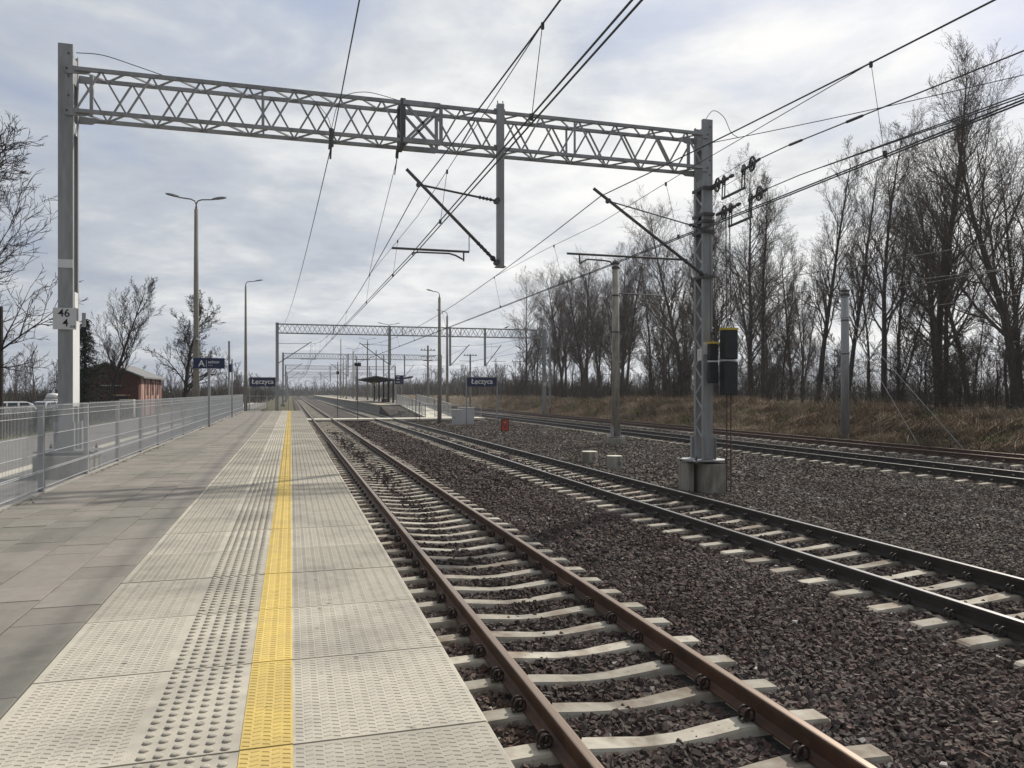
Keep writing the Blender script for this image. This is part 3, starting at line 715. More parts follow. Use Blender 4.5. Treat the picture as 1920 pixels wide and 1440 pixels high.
# kilometre plate on the near mast
t = thing('kilometre_sign', 'square pale plate reading 46 over 4 on the mast behind the mesh fence', 'sign', (-4.13, 16.40, 3.55))
MB().box((-4.13, 16.405, 3.545), (.40, .012, .41)).build('plate', Mt['signgrey'], t, bevel=.004)
MB().box((-4.16, 16.43, 3.53), (.46, .02, .02)).build('bracket', Mt['dsteel'], t)
text('number_print', '46', .205, (-4.14, 16.396, 3.645), Mt['black'], t, bold=.0012)
text('number_print', '4', .205, (-4.115, 16.396, 3.46), Mt['black'], t, bold=.0012)
text('number_print', '-0.8', .06, (-4.0, 16.396, 3.395), Mt['black'], t)
t = thing('side_plate', 'thin grey plate fixed edge-on to the rear of the numbered mast', 'sign', (-3.93, 16.96, 3.55))
MB().box((-3.945, 17.02, 3.58), (.07, .012, .28)).build('plate', Mt['galv'], t)

def tension_gear():
    def gear(name, label, x, y, z, dirx):
        """lever and pulley tensioner reaching from the mast towards the camera side of the line"""
        t = thing(name, label, 'tensioner', (x, y, z), 'wire tensioners on the steel mast')
        dv = Vector((dirx, -1, -.03)).normalized()
        def P(a, up=0): return Vector((x, y, z))+dv*a+Vector((0, 0, up))
        def pulley(a, r, up):
            c = P(a, up); w = MB(); w.ring((0, 0, 0), r, r*.16, 'x', 22, 6)
            for k in range(3):
                g = math.pi*k/3; w.bar((0, r*math.cos(g), r*math.sin(g)), (0, -r*math.cos(g), -r*math.sin(g)), .018, .018, up=(1, 0, 0))
            w.lathe((0, 0, 0), [(r*.3, -.03), (r*.3, .03)], 10, 'x')
            o = w.build('pulley', Mt['dsteel'], t, local=True); o.location = c-wloc(t); o.rotation_euler = (0, 0, R(-dirx*57)*.9-R(8))
        pulley(.22, .15, 0); pulley(.48, .105, .05); pulley(1.55, .15, .17); pulley(1.24, .105, .12)
        m = MB(); m.bar(P(-.1, 0), P(.66, .06), .05, .06); m.build('anchor_bar', Mt['dsteel'], t)
        m = MB(); m.bar(P(1.16, .09), P(1.82, .21), .04, .05); m.build('yoke', Mt['dsteel'], t)
        for s in (-.05, .05):
            m = MB(); m.bar(P(.48+s, .0), P(.46+s, -.36), .022, .022); m.build('link', Mt['dsteel'], t)
            m = MB(); m.bar(P(1.24+s, .1), P(1.22+s, -.30), .022, .022); m.build('link', Mt['dsteel'], t)
        m = MB(); m.bar(P(.40, -.37), P(1.30, -.30), .035, .05); m.build('lever', Mt['dsteel'], t)
        for u, r in ((.15, .006), (-.13, .006)):
            m = MB(); m.tube([P(.2, u), P(1.55, .17+u)], r, 5); m.build('cable', Mt['cable'], t)
        m = MB(); m.lathe((0, 0, 0), [(.03, -.08), (.045, -.03), (.045, .03), (.03, .08)], 8, 'y'); o = m.build('weight_knob', Mt['dsteel'], t, local=True); o.location = P(.78, .08)-wloc(t)
        return t, P
    g1, P1 = gear('line_tensioner', 'upper pulley and lever wire tensioner on the steel mast beside the dark track', 9.70, 16.38, 7.06, .05)
    g2, P2 = gear('line_tensioner', 'lower pulley and lever wire tensioner on the steel mast, above the black weights', 9.88, 16.38, 6.42, .05)
    # guide bracket for the weights
    for (x, y, z0, z1, w, lab, cab) in ((9.98, 16.10, 2.08, 3.62, .36, 'large black counterweight stack with yellow top hanging beside the steel mast', 6.3),
                                   (9.66, 16.28, 2.36, 3.30, .22, 'small black counterweight stack with yellow top hanging against the steel mast', 6.3)):
        t = thing('counterweight', lab, 'counterweight', (x, y, z0), 'counterweights on the steel mast')
        zm = (z0+z1)/2+.05
        q = MB(); q.box((x, y, (z0+zm)/2-.012), (w, .24 if w > .3 else .16, zm-z0-.024)); q.build('weight_block', Mt['weight'], t, bevel=.02)
        q = MB(); q.box((x, y, (z1+zm)/2+.012), (w, .24 if w > .3 else .16, z1-zm-.024)); q.build('weight_block', Mt['weight'], t, bevel=.02)
        MB().box((x, y, zm), (w*.96, .15, .03)).build('joint_band', Mt['signgrey'], t)
        MB().box((x, y, z1+.02), (w*1.02, .25 if w > .3 else .17, .05)).build('top_cap', Mt['weighty'], t)
        q = MB()
        for k in range(5): q.tube([(x+(-.5+k/4)*w*.8, y, z1+.04), (x+(-.5+k/4)*w*.3, y, z1+.28)], .010, 5)
        q.build('lug_rods', Mt['dsteel'], t)
        q = MB()
        for dx in (-.06, .06): q.tube([(x+dx, y, z1+.2), (x+dx*.8, y+.05, cab)], .012 if w > .3 else .007, 6)
        q.build('suspension_cable', Mt['dsteel'], t)
    t = thing('weight_guide', 'pair of thin rusty guide rods below the black counterweight', 'guide rods', (9.98, 16.1, -.3))
    for dx in (-.055, .055): MB().tube([(9.98+dx, 16.10, -.36), (9.98+dx, 16.10, 2.1)], .016, 6).build('rod', Mt['rustrod'], t)
    MB().box((9.98, 16.1, .55), (.18, .05, .04)).build('tie', Mt['rustrod'], t)
    return P1, P2
P1, P2 = tension_gear()

def far_gantry(Y, detail, label, x0=-1.3, x1=26.8, group='gantries further along the line'):
    g = thing('catenary_gantry', label, 'gantry', (x0, Y, 0), group)
    zt, zb, ya, yb = 8.95, 8.05, Y-.28, Y+.28
    for x in (x0, x1):
        m = MB(); channel(m, x, Y-.24, -.3, 9.08, .30, .10, 1); o = m.build('mast', Mt['galv'], g)
        m = MB(); channel(m, x, Y+.24, -.3, 9.08, .30, .10, -1); m.build('rear_channel', Mt['galv'], o)
        MB().box((x, Y, -.2), (.8, .9, .5)).build('foundation', Mt['conc'], o)
        q = MB()
        for i in range(9):
            for s in (-1, 1): q.bar((x+s*.13, Y-.2, .4+i*.8), (x+s*.13, Y+.2, .8+i*.8), .05, .012, up=(1, 0, 0))
        stuff(q.build('lacing', Mt['galv'], o))
        if detail: MB().box((x, Y-.26, 3.0), (.30, .02, .35)).build('number_plate', Mt['signgrey'], o)
    gd = MB().bar((x0, ya, zt), (x1, ya, zt), .08, .08).build('girder', Mt['galv'], g)
    for y, z in ((yb, zt), (ya, zb), (yb, zb)): MB().bar((x0, y, z), (x1, y, z), .08, .08).build('chord', Mt['galv'], gd)
    n = int((x1-x0)/.95); st = (x1-x0)/n; q = MB()
    for i in range(n):
        a, b, c = x0+i*st, x0+(i+.5)*st, x0+(i+1)*st
        q.bar((a, ya, zb), (b, ya, zt), .045); q.bar((b, ya, zt), (c, ya, zb), .045)
        q.bar((a, yb, zt), (b, yb, zb), .045); q.bar((b, yb, zb), (c, yb, zt), .045)
        for z in (zt, zb): q.bar((a, ya, z), (b, yb, z), .035); q.bar((b, yb, z), (c, ya, z), .035)
    for x in (4.2, 9.6, 9.87, 11.2, 16.2, 17.4):
        q.bar((x, ya, zb), (x, ya, zt), .07)
    stuff(q.build('lattice', Mt['galv'], gd))
    def cant(xs, xt, zs=5.0, ztip=7.2):
        y = Y-.4; c = MB().tube([(xs, y, zs), (xt, y, ztip)], .045, 6).build('cantilever', Mt['dsteel'], g)
        s = 1 if xt > xs else -1
        MB().tube([(xs, y, ztip-.22), (xt-s*.25, y, ztip-.18)], .022, 6).build('tie_rod', Mt['dsteel'], c)
        MB().tube([(xt-s*1.1, y, 5.45), (xt+s*.5, y, 5.45)], .025, 6).build('registration_tube', Mt['dsteel'], c)
    for x in (9.87, 16.2, 20.0):
        MB().box((x, Y-.4, 6.95), (.20, .18, 4.1)).build('drop_post', Mt['galv'], g)
    cant(x0+.1, 2.0); cant(9.8, 6.75); cant(16.3, 18.3); cant(20.1, 21.8); cant(x1-.1, 23.5)
    return g
labs = ['long grey lattice gantry over all four tracks beyond the blue name signs',
        'lattice gantry over the tracks just past the platform shelter roof, second beyond the footway crossing',
        'distant lattice gantry, third in line beyond the footway crossing', 'faint distant lattice gantry, fourth in line beyond the footway crossing',
        'faintest and last lattice gantry at the end of the straight']
for i, Y in enumerate((80.4, 141, 206, 270, 335)): far_gantry(Y, i == 0, labs[i])

# ------------------------------------------------------------------ overhead lines
def sag(a, b, s, n=14):
    a, b = Vector(a), Vector(b); return [a.lerp(b, i/n)-Vector((0, 0, 4*s*(i/n)*(1-i/n))) for i in range(n+1)]
def line(label, sup, rc=.0105, rm=.0115, stitch=True, twin=True, dn=6, ms=.95):
    """sup: supports (x contact, x messenger, y, z messenger, z contact)"""
    t = thing('overhead_line', label, 'overhead wire', (sup[1][0], sup[1][2], sup[1][4]), 'overhead lines above the tracks')
    mw, cw = MB(), [MB(), MB()]; dr = []
    for i in range(len(sup)-1):
        a, b = sup[i], sup[i+1]; L = b[2]-a[2]
        sc_ = ms*(L/60)**2
        pm = sag((a[1], a[2], a[3]), (b[1], b[2], b[3]), sc_, 20)
        mw.tube(pm, rm, 5, caps=False)
        pc = [(a[0]+(b[0]-a[0])*k/6, a[2]+L*k/6, a[4]+(b[4]-a[4])*k/6) for k in range(7)]
        for s in ((0, 1) if twin else (0,)):
            off = (-.035, .035)[s] if twin else 0
            cw[s].tube([(x+off, y, z) for x, y, z in pc], rc, 5, caps=False)
        n = max(4, int(L/8.0))
        for k in range(1, n):
            f = k/n; q = pm[min(int(round(f*20)), 20)]; f2 = (q.y-a[2])/L
            c = (a[0]+(b[0]-a[0])*f2, q.y, a[4]+(b[4]-a[4])*f2); dr.append((q, c))
        if stitch and i < 3:
            for (sx, sy, szm) in ((b[1], b[2], b[3]),):
                q1 = Vector((a[1]+(b[1]-a[1])*.84, a[2]+L*.84, 0)); 
                k = 17; p0 = pm[k]
                if i+1 < len(sup)-1:
                    c2 = sup[i+2]; L2 = c2[2]-b[2]; pm2 = sag((b[1], b[2], b[3]), (c2[1], c2[2], c2[3]), ms*(L2/60)**2, 20); p3 = pm2[3]
                    zs = szm-.62
                    MB().tube([p0, (sx-.02, sy-4, zs+.10), (sx-.02, sy, zs), (sx-.02, sy+4, zs+.10), p3], .006, 5, caps=False).build('stitch_wire', Mt['cable'], t)
                    for yy in (sy-3.2, sy+3.2): dr.append((Vector((sx-.02, yy, zs+.08)), (b[0], yy, b[4])))
    mw.build('messenger_wire', Mt['cable'], t)
    for s in ((0, 1) if twin else (0,)): cw[s].build('contact_wire', Mt['cable'], t)
    for q, c in dr:
        m = MB(); m.tube([q, c], .0045, 4); m.box((q.x, q.y, q.z-.02), (.03, .03, .07)); m.box((c[0], c[1], c[2]+.03), (.04, .03, .07)); m.build('dropper', Mt['cable'], t)
    return t
line('overhead wires above the rusty track beside the platform', [(2.45, 2.5, -40, 6.6, 5.08), (2.48, 2.62, 16.3, 6.52, 5.06), (2.0, 2.0, 80.0, 7.1, 5.3), (2.6, 2.6, 140.6, 7.1, 5.3), (2.2, 2.2, 205.6, 7.1, 5.3), (2.5, 2.5, 269.6, 7.1, 5.3), (2.45, 2.45, 334.6, 7.1, 5.3)])
line('overhead wires above the dark track beside the steel mast', [(7.1, 7.1, -40, 6.6, 5.08), (7.04, 6.80, 16.3, 6.62, 5.06), (6.9, 6.8, 80.0, 7.1, 5.3), (7.3, 7.3, 140.6, 7.1, 5.3), (7.0, 7.0, 205.6, 7.1, 5.3), (7.3, 7.3, 269.6, 7.1, 5.3), (7.3, 7.3, 334.6, 7.1, 5.3)])
line('overhead wires above the dark track beyond the gravel strip', [(18.3, 18.3, -30, 7.0, 5.4), (18.2, 18.2, 33, 7.0, 5.4), (18.3, 18.3, 80, 7.1, 5.4), (18.1, 18.1, 140.6, 7.1, 5.4), (18.3, 18.3, 205.6, 7.1, 5.4)], stitch=False, twin=False)
line('overhead wires above the reddish track along the grass bank', [(23.4, 23.4, -30, 7.0, 5.4), (23.3, 23.3, 33, 7.0, 5.4), (23.5, 23.5, 80, 7.1, 5.4), (23.4, 23.4, 140.6, 7.1, 5.4), (23.4, 23.4, 205.6, 7.1, 5.4)], stitch=False, twin=False)
def cable(name, label, pts, r, parts=None):
    return tag(MB().tube(pts, r, 6).build(name, Mt['cable']), label, 'wire')
cable('feeder_wire', 'single slack feeder wire hung below the lattice girder above the platform edge', sag((.95, -40, 8.0), (.81, 16.4, 7.28), .75, 18)+sag((.81, 16.5, 7.28), (-.9, 80.2, 8.7), .9, 18), .010)
cable('anchor_wire', 'taut wire from the short dark insulator under the splice frame to the near messenger wire', [(2.25, 17.0, 7.28), (2.36, 22.5, 6.42), (2.52, 26.2, 6.02)], .007)
a = P1(1.82, .21)
cable('tension_wire', 'thick single wire running from the upper tensioner on the steel mast', [a, a+Vector((-.06, -1, -.045)), (9.0, 4.0, 6.30), (7.6, -30, 5.6)], .0115)
q = MB()
for k in (1.4, 2.3, 3.2): pass
a2 = P2(1.82, .21)
cable('tension_wire', 'paired wire running from the lower tensioner on the steel mast', [a2, a2+Vector((-.06, -1.2, -.03)), (9.3, 4.0, 5.93), (7.4, -30, 5.15)], .0105)
tag(MB().tube([a2+Vector((.04, -1.8, -.02)), (9.36, 4.0, 5.88), (7.46, -30, 5.1)], .0105, 6).build('tension_wire', Mt['cable']), 'second of the paired wires beside the lower tensioner wire', 'wire')
cable('cross_wire', 'thin slack wire from the top of the steel mast towards the trees', sag((9.75, 16.5, 8.16), (20, 4.5, 9.3), .25, 12), .009)
wa, wb = a+Vector((-.06, -1, -.045)), Vector((9.0, 4.0, 6.30)); wd = (wb-wa).normalized()
for k, f in enumerate((.35, 2.2)):
    c = wa+wd*f; t = MB().tube([c-wd*.26, c-wd*.2, c+wd*.2, c+wd*.26], [.012, .028, .028, .012], 8)
    tag(t.build('wire_insulator', Mt['insul']), ('dark rod insulator on the upper tension wire next to its pulley', 'dark rod insulator on the upper tension wire, second away from its pulley')[k], 'insulator', 'rod insulators on the tension wire')

# ================================================================== LAMPS, POLES
def lamp(x, y, z0, ztop, arms, label, group=None, steel=False, r0=.125, r1=.075):
    t = thing('street_lamp', label, 'lamp post', (x, y, z0), group)
    zp = ztop-.55
    MB().tube([(x, y, z0-.3), (x, y, zp)], [r0, r1], 12).build('pole', Mt['galv' if steel else 'pole'], t, smooth=True)
    MB().tube([(x, y, zp-.25), (x, y, zp+.12)], [.05, .045], 10).build('pole_cap', Mt['lampgrey'], t)
    for s, L in arms:
        pts = [(x, y, zp), (x, y, zp+.22), (x+s*.06, y, zp+.36), (x+s*.22, y, zp+.43), (x+s*L*.55, y, zp+.47)]
        a = MB().tube(pts, .03, 8).build('arm', Mt['lampgrey'], t, smooth=True)
        h = MB(); x0 = x+s*L*.5; x1 = x+s*L
        prof = [(0, .02, .02), (.12, .09, .04), (.45, .15, .055), (.8, .14, .045), (1, .05, .02)]
        V, F = [], []
        for f, w, hh in prof:
            cx = x0+(x1-x0)*f; cz = zp+.47+.10*f*L
            for yy, zz in ((-w, -.015), (-w*.7, hh), (w*.7, hh), (w, -.015)): V.append((cx, y+yy, cz+zz))
        for i in range(4):
            for k in range(4): F.append((i*4+k, i*4+(k+1) % 4, (i+1)*4+(k+1) % 4, (i+1)*4+k))
        F += [(0, 1, 2, 3), (19, 18, 17, 16)]
        h.add(V, F); h.build('lamp_head', Mt['lampgrey'], t)
    return t
lamp(-4.0, 36.4, .5, 10.75, [(-1, 1.25), (1, 1.25)], 'tall twin-headed lamp post on a concrete pole behind the mesh fence', r0=.15, r1=.08)
q = thing('security_camera', 'small dome camera bracketed to the twin-headed lamp post', 'camera', (-3.9, 36.25, 4.45))
MB().lathe((-3.95, 36.15, 4.42), [(.02, -.12), (.09, -.06), (.10, .02), (.06, .06)], 10).build('dome', Mt['lampgrey'], q); MB().bar((-3.96, 36.3, 4.5), (-3.95, 36.15, 4.48), .04, .04).build('bracket', Mt['white'], q)
lamp(-3.3, 62.0, .3, 10.7, [(1, 1.25)], 'single-armed lamp post beside the blue name sign at the platform end', r0=.14, r1=.07)
lamp(10.9, 57.9, -.35, 9.9, [(-1, 1.0)], 'single-armed concrete lamp post standing in front of the grey cabinets', r0=.17, r1=.10)
lamp(14.1, 71.0, -.3, 9.8, [(-1, 1.0)], 'single-armed lamp post behind the ramp railings', r0=.15, r1=.09)
for i, y in enumerate((103.2, 133, 164.5, 196)):
    lamp(12.6, y, PZ, 11.3, [(-1, 1.5), (1, 1.5)], ['twin-headed lamp post standing beside the dark shelter on the island platform', 'twin-headed lamp post on the island platform, first beyond the dark shelter', 'twin-headed lamp post on the island platform, second beyond the dark shelter', 'twin-headed lamp post on the island platform, last beyond the dark shelter'][i], 'twin lamps on the island platform', r0=.16, r1=.10)

def round_pole(x, y, z0, ztop, r0, r1, label, block=True, arm=None):
    t = thing('catenary_pole', label, 'pole', (x, y, z0))
    MB().tube([(x, y, z0), (x, y, ztop)], [r0, r1], 12).build('shaft', Mt['conc'] if block else Mt['galv'], t, smooth=True)
    q = MB(); q.lathe((x, y, ztop-.25), [(r1*1.2, 0), (r1*1.25, .12), (r1*.9, .16), (r1*1.3, .3), (r1*.6, .42)], 10); q.build('head_fitting', Mt['dsteel'], t)
    q = MB()
    for z in (ztop-1.5, ztop-3.2): q.lathe((x, y, z), [(r0*1.0, 0), (r0*1.0, .06)], 12)
    q.build('bands', Mt['dsteel'], t)
    if block:
        MB().extrude([(x-.36, y-.30), (x-.10, y-.36), (x+.34, y-.34), (x+.36, y+.3), (x-.36, y+.3)], 'z', z0-.3, z0+.42).build('foundation', Mt['conc'], t, bevel=.02)
        q = MB(); q.box((x, y, z0+.47), (.66, .56, .03))
        for sx in (-.2, .2):
            for sy in (-.2, .2): q.lathe((x+sx, y+sy, z0+.4), [(.025, 0), (.025, .16)], 6)
        for s in (-1, 1): q.box((x+s*.17, y, z0+.72), (.04, .30, .5))
        q.build('base_plate', Mt['galv'], t)
    if arm: MB().tube([(x, y, arm[0]), (x+arm[1], y-.1, arm[0]-.08)], .028, 8).build('bracket_arm', Mt['dsteel'], t)
    return t
round_pole(14.5, 33.0, -.38, 8.1, .20, .15, 'tapered grey concrete pole on a block footing in the gravel strip', True, (6.75, 2.5))
round_pole(27.0, 32.8, -.5, 7.25, .21, .19, 'pale round steel pole held by guy wires at the foot of the grass bank', False)
t = thing('guy_wire', 'front of two guy wires staying the pale round steel pole', 'guy wire', (26.6, 25.0, -.3)); MB().tube([(27.0, 32.6, 5.9), (26.5, 25.0, -.35)], .014, 5).build('wire', Mt['galv'], t)
t = thing('guy_wire', 'rear of two guy wires staying the pale round steel pole', 'guy wire', (26.7, 27.3, -.3)); MB().tube([(27.0, 32.6, 5.6), (26.5, 27.4, -.35)], .014, 5).build('wire', Mt['galv'], t)
t = thing('track_post', 'slim pale post with a rust-red foot beside the long gantry mast', 'post', (27.7, 81, -.3))
MB().tube([(27.7, 81, .3), (27.7, 81, 8.9)], .10, 8).build('shaft', Mt['galv'], t); MB().tube([(27.7, 81, -.3), (27.7, 81, .32)], .13, 8).build('foot', Mt['dred'], t)
MB().box((27.7, 81, 5.6), (2.2, .08, .08)).build('cross_arm', Mt['dsteel'], t)
for i, (x, y) in enumerate(((16.6, 96), (23.9, 104))):
    t = thing('utility_pole', ('dark utility pole with insulator arms behind the blue name sign', 'slim utility pole with a short cross arm by the far scrub')[i], 'utility pole', (x, y, -.3))
    MB().tube([(x, y, -.4), (x, y, 8.0-.6*i)], [.16, .11], 8).build('shaft', Mt['pole'], t)
    for z in ((7.4, 6.6, 6.1) if i == 0 else (7.2,)):
        MB().box((x, y, z), (1.9 if z != 6.1 else 1.2, .08, .08)).build('cross_arm', Mt['dsteel'], t)
    q = MB()
    for dx in (-.8, -.4, .4, .8): q.lathe((x+dx, y, 7.44-.2*i), [(.05, 0), (.07, .08), (.03, .16)], 8)
    q.build('insulators', Mt['insul'], t)
for (x, y, zt, lab) in ((5.15, 62.6, 4.35, 'slim signal post with two dark lamp boxes between the near tracks'), (4.1, 71.5, 3.9, 'slim post with one dark lamp box beyond the footway crossing')):
    t = thing('signal_post', lab, 'signal', (x, y, -.3)); two = zt > 4.2
    MB().tube([(x, y, -.35), (x, y, zt+(.1 if two else 1.0))], .035, 8).build('shaft', Mt['dsteel'], t)
    for dx in ((-.14, .14) if two else (0,)): MB().box((x+dx, y-.05, zt), (.24, .14, .28)).build('lamp_box', Mt['black'], t, bevel=.02)

# ================================================================== SIGNS
def name_sign(x0, x1, y, z0, z1, ground, label):
    t = thing('station_sign', label, 'sign', ((x0+x1)/2, y, ground), 'blue station name signs')
    MB().box(((x0+x1)/2, y, (z0+z1)/2), (x1-x0-.08, .05, z1-z0)).build('board', Mt['navy'], t, bevel=.006)
    for x in (x0, x1): MB().box((x, y, (ground+z1)/2+.01), (.08, .08, z1-ground+.04)).build('post', Mt['galv'], t)
    MB().box(((x0+x1)/2, y, z1+.018), (x1-x0-.08, .055, .03)).build('top_trim', Mt['galv'], t)
    SZ = .52; xl = (x0+x1)/2-.80
    text('lettering', 'Łeczyca', SZ, (xl, y-.03, (z0+z1)/2+.03), Mt['white'], t, align='LEFT', bold=.006)
    xe = xl+SZ*.705; zb = (z0+z1)/2+.03-SZ*.235
    MB().tube([(xe+.035, y-.030, zb+.02), (xe-.005, y-.030, zb-.03), (xe-.005, y-.030, zb-.075), (xe+.045, y-.030, zb-.09)], .016, 6).build('ogonek', Mt['white'], t)
name_sign(12.35, 14.68, 55.0, 2.55, 3.22, -.4, 'blue name sign reading Łęczyca on two posts behind the grey cabinets')
name_sign(-3.1, -1.12, 63.0, 2.57, 3.27, .0, 'blue name sign reading Łęczyca behind the platform end railing')
t = thing('sector_sign', 'navy sign reading A sektor on a post against the mesh fence', 'sign', (-3.14, 32.95, PZ))
MB().box((-3.14, 32.95, (PZ+3.1)/2), (.09, .09, 3.12-PZ)).build('post', Mt['galv'], t)
MB().box((-3.14, 32.93, 3.30), (1.18, .05, .42)).build('board', Mt['navy'], t, bevel=.005)
text('lettering', 'A', .36, (-3.42, 32.90, 3.28), Mt['white'], t); text('lettering', 'sektor', .17, (-2.96, 32.90, 3.35), Mt['white'], t)
text('lettering', 'sector', .07, (-3.08, 32.90, 3.22), Mt['signgrey'], t)
MB().box((-3.24, 32.90, 3.28), (.012, .004, .28)).build('divider', Mt['white'], t)
t = thing('clock_post', 'slim post with a narrow dark board standing edge-on beside the mesh fence', 'post', (-3.1, 44.9, PZ))
MB().box((-3.1, 44.9, PZ+1.6), (.07, .07, 3.2)).build('post', Mt['galv'], t); MB().box((-3.16, 44.9, 3.45), (.16, .9, .42)).build('board', Mt['navy'], t)
t = thing('mast_post', 'tall thin pale pole behind the mesh fence beyond the sector sign', 'pole', (-3.55, 49, .5))
MB().tube([(-3.55, 49, .3), (-3.55, 49, 5.2)], .06, 8).build('shaft', Mt['galv'], t)
t = thing('marker_board', 'small red black-edged marker board on a short rod in the gravel', 'sign', (10.05, 36.2, -.36))
MB().tube([(10.05, 36.2, -.45), (10.05, 36.2, .3)], .018, 6).build('rod', Mt['dsteel'], t)
MB().box((10.05, 36.18, .53), (.40, .02, .60)).build('border', Mt['black'], t); MB().box((10.05, 36.168, .53), (.34, .006, .54)).build('board', Mt['red'], t)
MB().extrude([(9.92, .74), (10.18, .74), (10.05, .34)], 'y', 36.160, 36.164).build('triangle', Mt['dred'], t)
MB().extrude([(9.97, .71), (10.13, .71), (10.13, .64), (10.05, .60), (9.97, .64)], 'y', 36.156, 36.159).build('mark', Mt['pinkred'], t)
MB().extrude([(10.02, .58), (10.08, .58), (10.05, .47)], 'y', 36.156, 36.159).build('mark', Mt['pinkred'], t)

# concrete marker stubs
for i, (x, y, w) in enumerate(((9.72, 24.3, .27), (9.8, 22.4, .25))):
    t = thing('concrete_stub', ('wider squat concrete footing stub behind the other stub in the gravel', 'narrower squat concrete footing stub closer to the steel mast in the gravel')[i], 'concrete block', (x, y, -.36))
    P = [(x+w*math.cos(R(a))*(1.05), y+w*math.sin(R(a))) for a in range(22, 382, 45)]
    MB().extrude(P, 'z', -.5, .12).build('block', Mt['conc'], t, bevel=.015)
    MB().extrude([(p[0]*.98+x*.02, p[1]*.98+y*.02) for p in P], 'z', .121, .145).build('cap', Mt['kerb'], t, bevel=.006)
    m = MB(); m.ring((x+.07, y-w*.93-.004, -.08), .05, .012, 'y', 12, 5); m.build('ring_mark', Mt['dsteel'], t)
# cabinets
def cabinet(x, y, w, d, z0, z1, label):
    t = thing('equipment_cabinet', label, 'cabinet', (x, y, z0))
    MB().box((x, y, (z0+z1)/2), (w, d, z1-z0)).build('body', Mt['cabinet'], t, bevel=.012)
    MB().box((x, y, z1+.025), (w+.06, d+.06, .05)).build('lid', Mt['cabinet'], t, bevel=.01)
    MB().box((x, y-d/2-.006, (z0+z1)/2+.03), (w-.10, .012, z1-z0-.2)).build('door', Mt['cabinet'], t, bevel=.004)
    MB().box((x-w*.33, y-d/2-.02, (z0+z1)/2), (.03, .03, .14)).build('handle', Mt['black'], t)
    MB().box((x, y, z0-.06), (w+.02, d, .14)).build('plinth', Mt['conc'], t)
cabinet(11.75, 55.4, .72, .4, -.25, .80, 'narrower grey equipment cabinet next to the concrete lamp post')
cabinet(12.75, 56.8, 1.10, .5, -.30, .93, 'wider grey equipment cabinet under the blue name sign')

# ================================================================== ISLAND PLATFORM, CROSSING, SHELTER
IX0, IX1, IY = 9.0, 16.5, 82.6
def island():
    o = struct(MB().box(((IX0+IX1)/2, (IY+330)/2, PZ/2-.28), (IX1-IX0-.14, 330-IY, PZ+.45)).build('island_platform', Mt['wallc']))
    for k in range(60):
        y = IY+k*1.0+.5
        MB().box((IX0+.75, y, PZ-.02), (1.6, .985, .12)).build('edge_slab', Mt['slab'], o)
    stuff(MB().box((IX0+.75, (IY+60+330)/2, PZ-.02), (1.6, 330-IY-60, .12)).build('slab_field', Mt['slab'], o))
    MB().box(((IX0+1.56+IX1)/2, (IY+330)/2, PZ-.02), (IX1-IX0-1.56, 330-IY, .09)).build('paving', Mt['paver'], o)
    MB().box((IX0+.95, (IY+330)/2, PZ+.043), (.2, 330-IY-.5, .004)).build('yellow_strip', Mt['yellow'], o)
    return o
island()
struct(MB().extrude([(66.2, -.04), (IY, PZ), (IY, -.3), (66.2, -.3)], 'x', 11.3, 13.6).build('ramp', Mt['kerb']))
m = MB(); m.add([(9.15, IY-.05, PZ-.12), (11.28, IY-.05, PZ-.12), (11.28, 70, -.02), (11.28, 68, -.3), (9.3, 72, -.42), (9.0, IY-.05, -.42)], [(0, 1, 2, 4), (2, 3, 4), (0, 4, 5)]); struct(m.build('slope', Mt['bedstone']))
m = MB()
m.box((5.9, 63.6, -.07), (10.3-.0, 2.6, .10)); struct(MB().box((.97, 63.6, -.07), (.40, 2.6, .12)).build('crossing_approach', Mt['kerb']))
def crossing():
    t = thing('footway_crossing', 'pale concrete slab footway crossing laid over the two near tracks', 'crossing', (5, 63.6, -.02))
    for a, b in ((1.20, 1.60), (1.78, 3.10), (3.28, 6.5), (6.68, 8.00), (8.18, 11.3), (11.3, 15.6)):
        MB().box(((a+b)/2, 63.6, -.08), (b-a-.01, 2.5, .14)).build('slab', Mt['kerb'], t, bevel=.01)
crossing()
railing('ramp_railing', 'grey railing along the track side of the island platform ramp', [(11.35, 67.0, -.02), (11.35, 74.5, .37), (11.35, IY+3, PZ)], gap=.16, m='wire')
railing('ramp_railing', 'grey railing along the far side of the island platform ramp', [(13.55, 66.5, -.02), (13.55, 74.5, .37), (13.55, IY+3, PZ)], gap=.16, m='wire')
railing('ramp_railing', 'grey barrier railing beside the footway crossing behind the cabinets', [(12.0, 65.9, -.05), (16.3, 66.6, -.05)], gap=.16, m='wire')
railing('ramp_railing', 'thin barrier railing before the ramp next to the slim posts', [(9.6, 66.0, -.1), (11.2, 66.0, -.1)], gap=.5)
for i, x in enumerate((9.75, 10.05)):
    t = thing('crossing_post', ('taller thin dark post at the foot of the ramp', 'shorter thin dark post at the foot of the ramp')[i], 'post', (x, 62.0, -.3), 'posts at the foot of the ramp'); MB().tube([(x, 62, -.35), (x, 62, 3.3-i*1.9)], .03, 6).build('shaft', Mt['dsteel'], t)
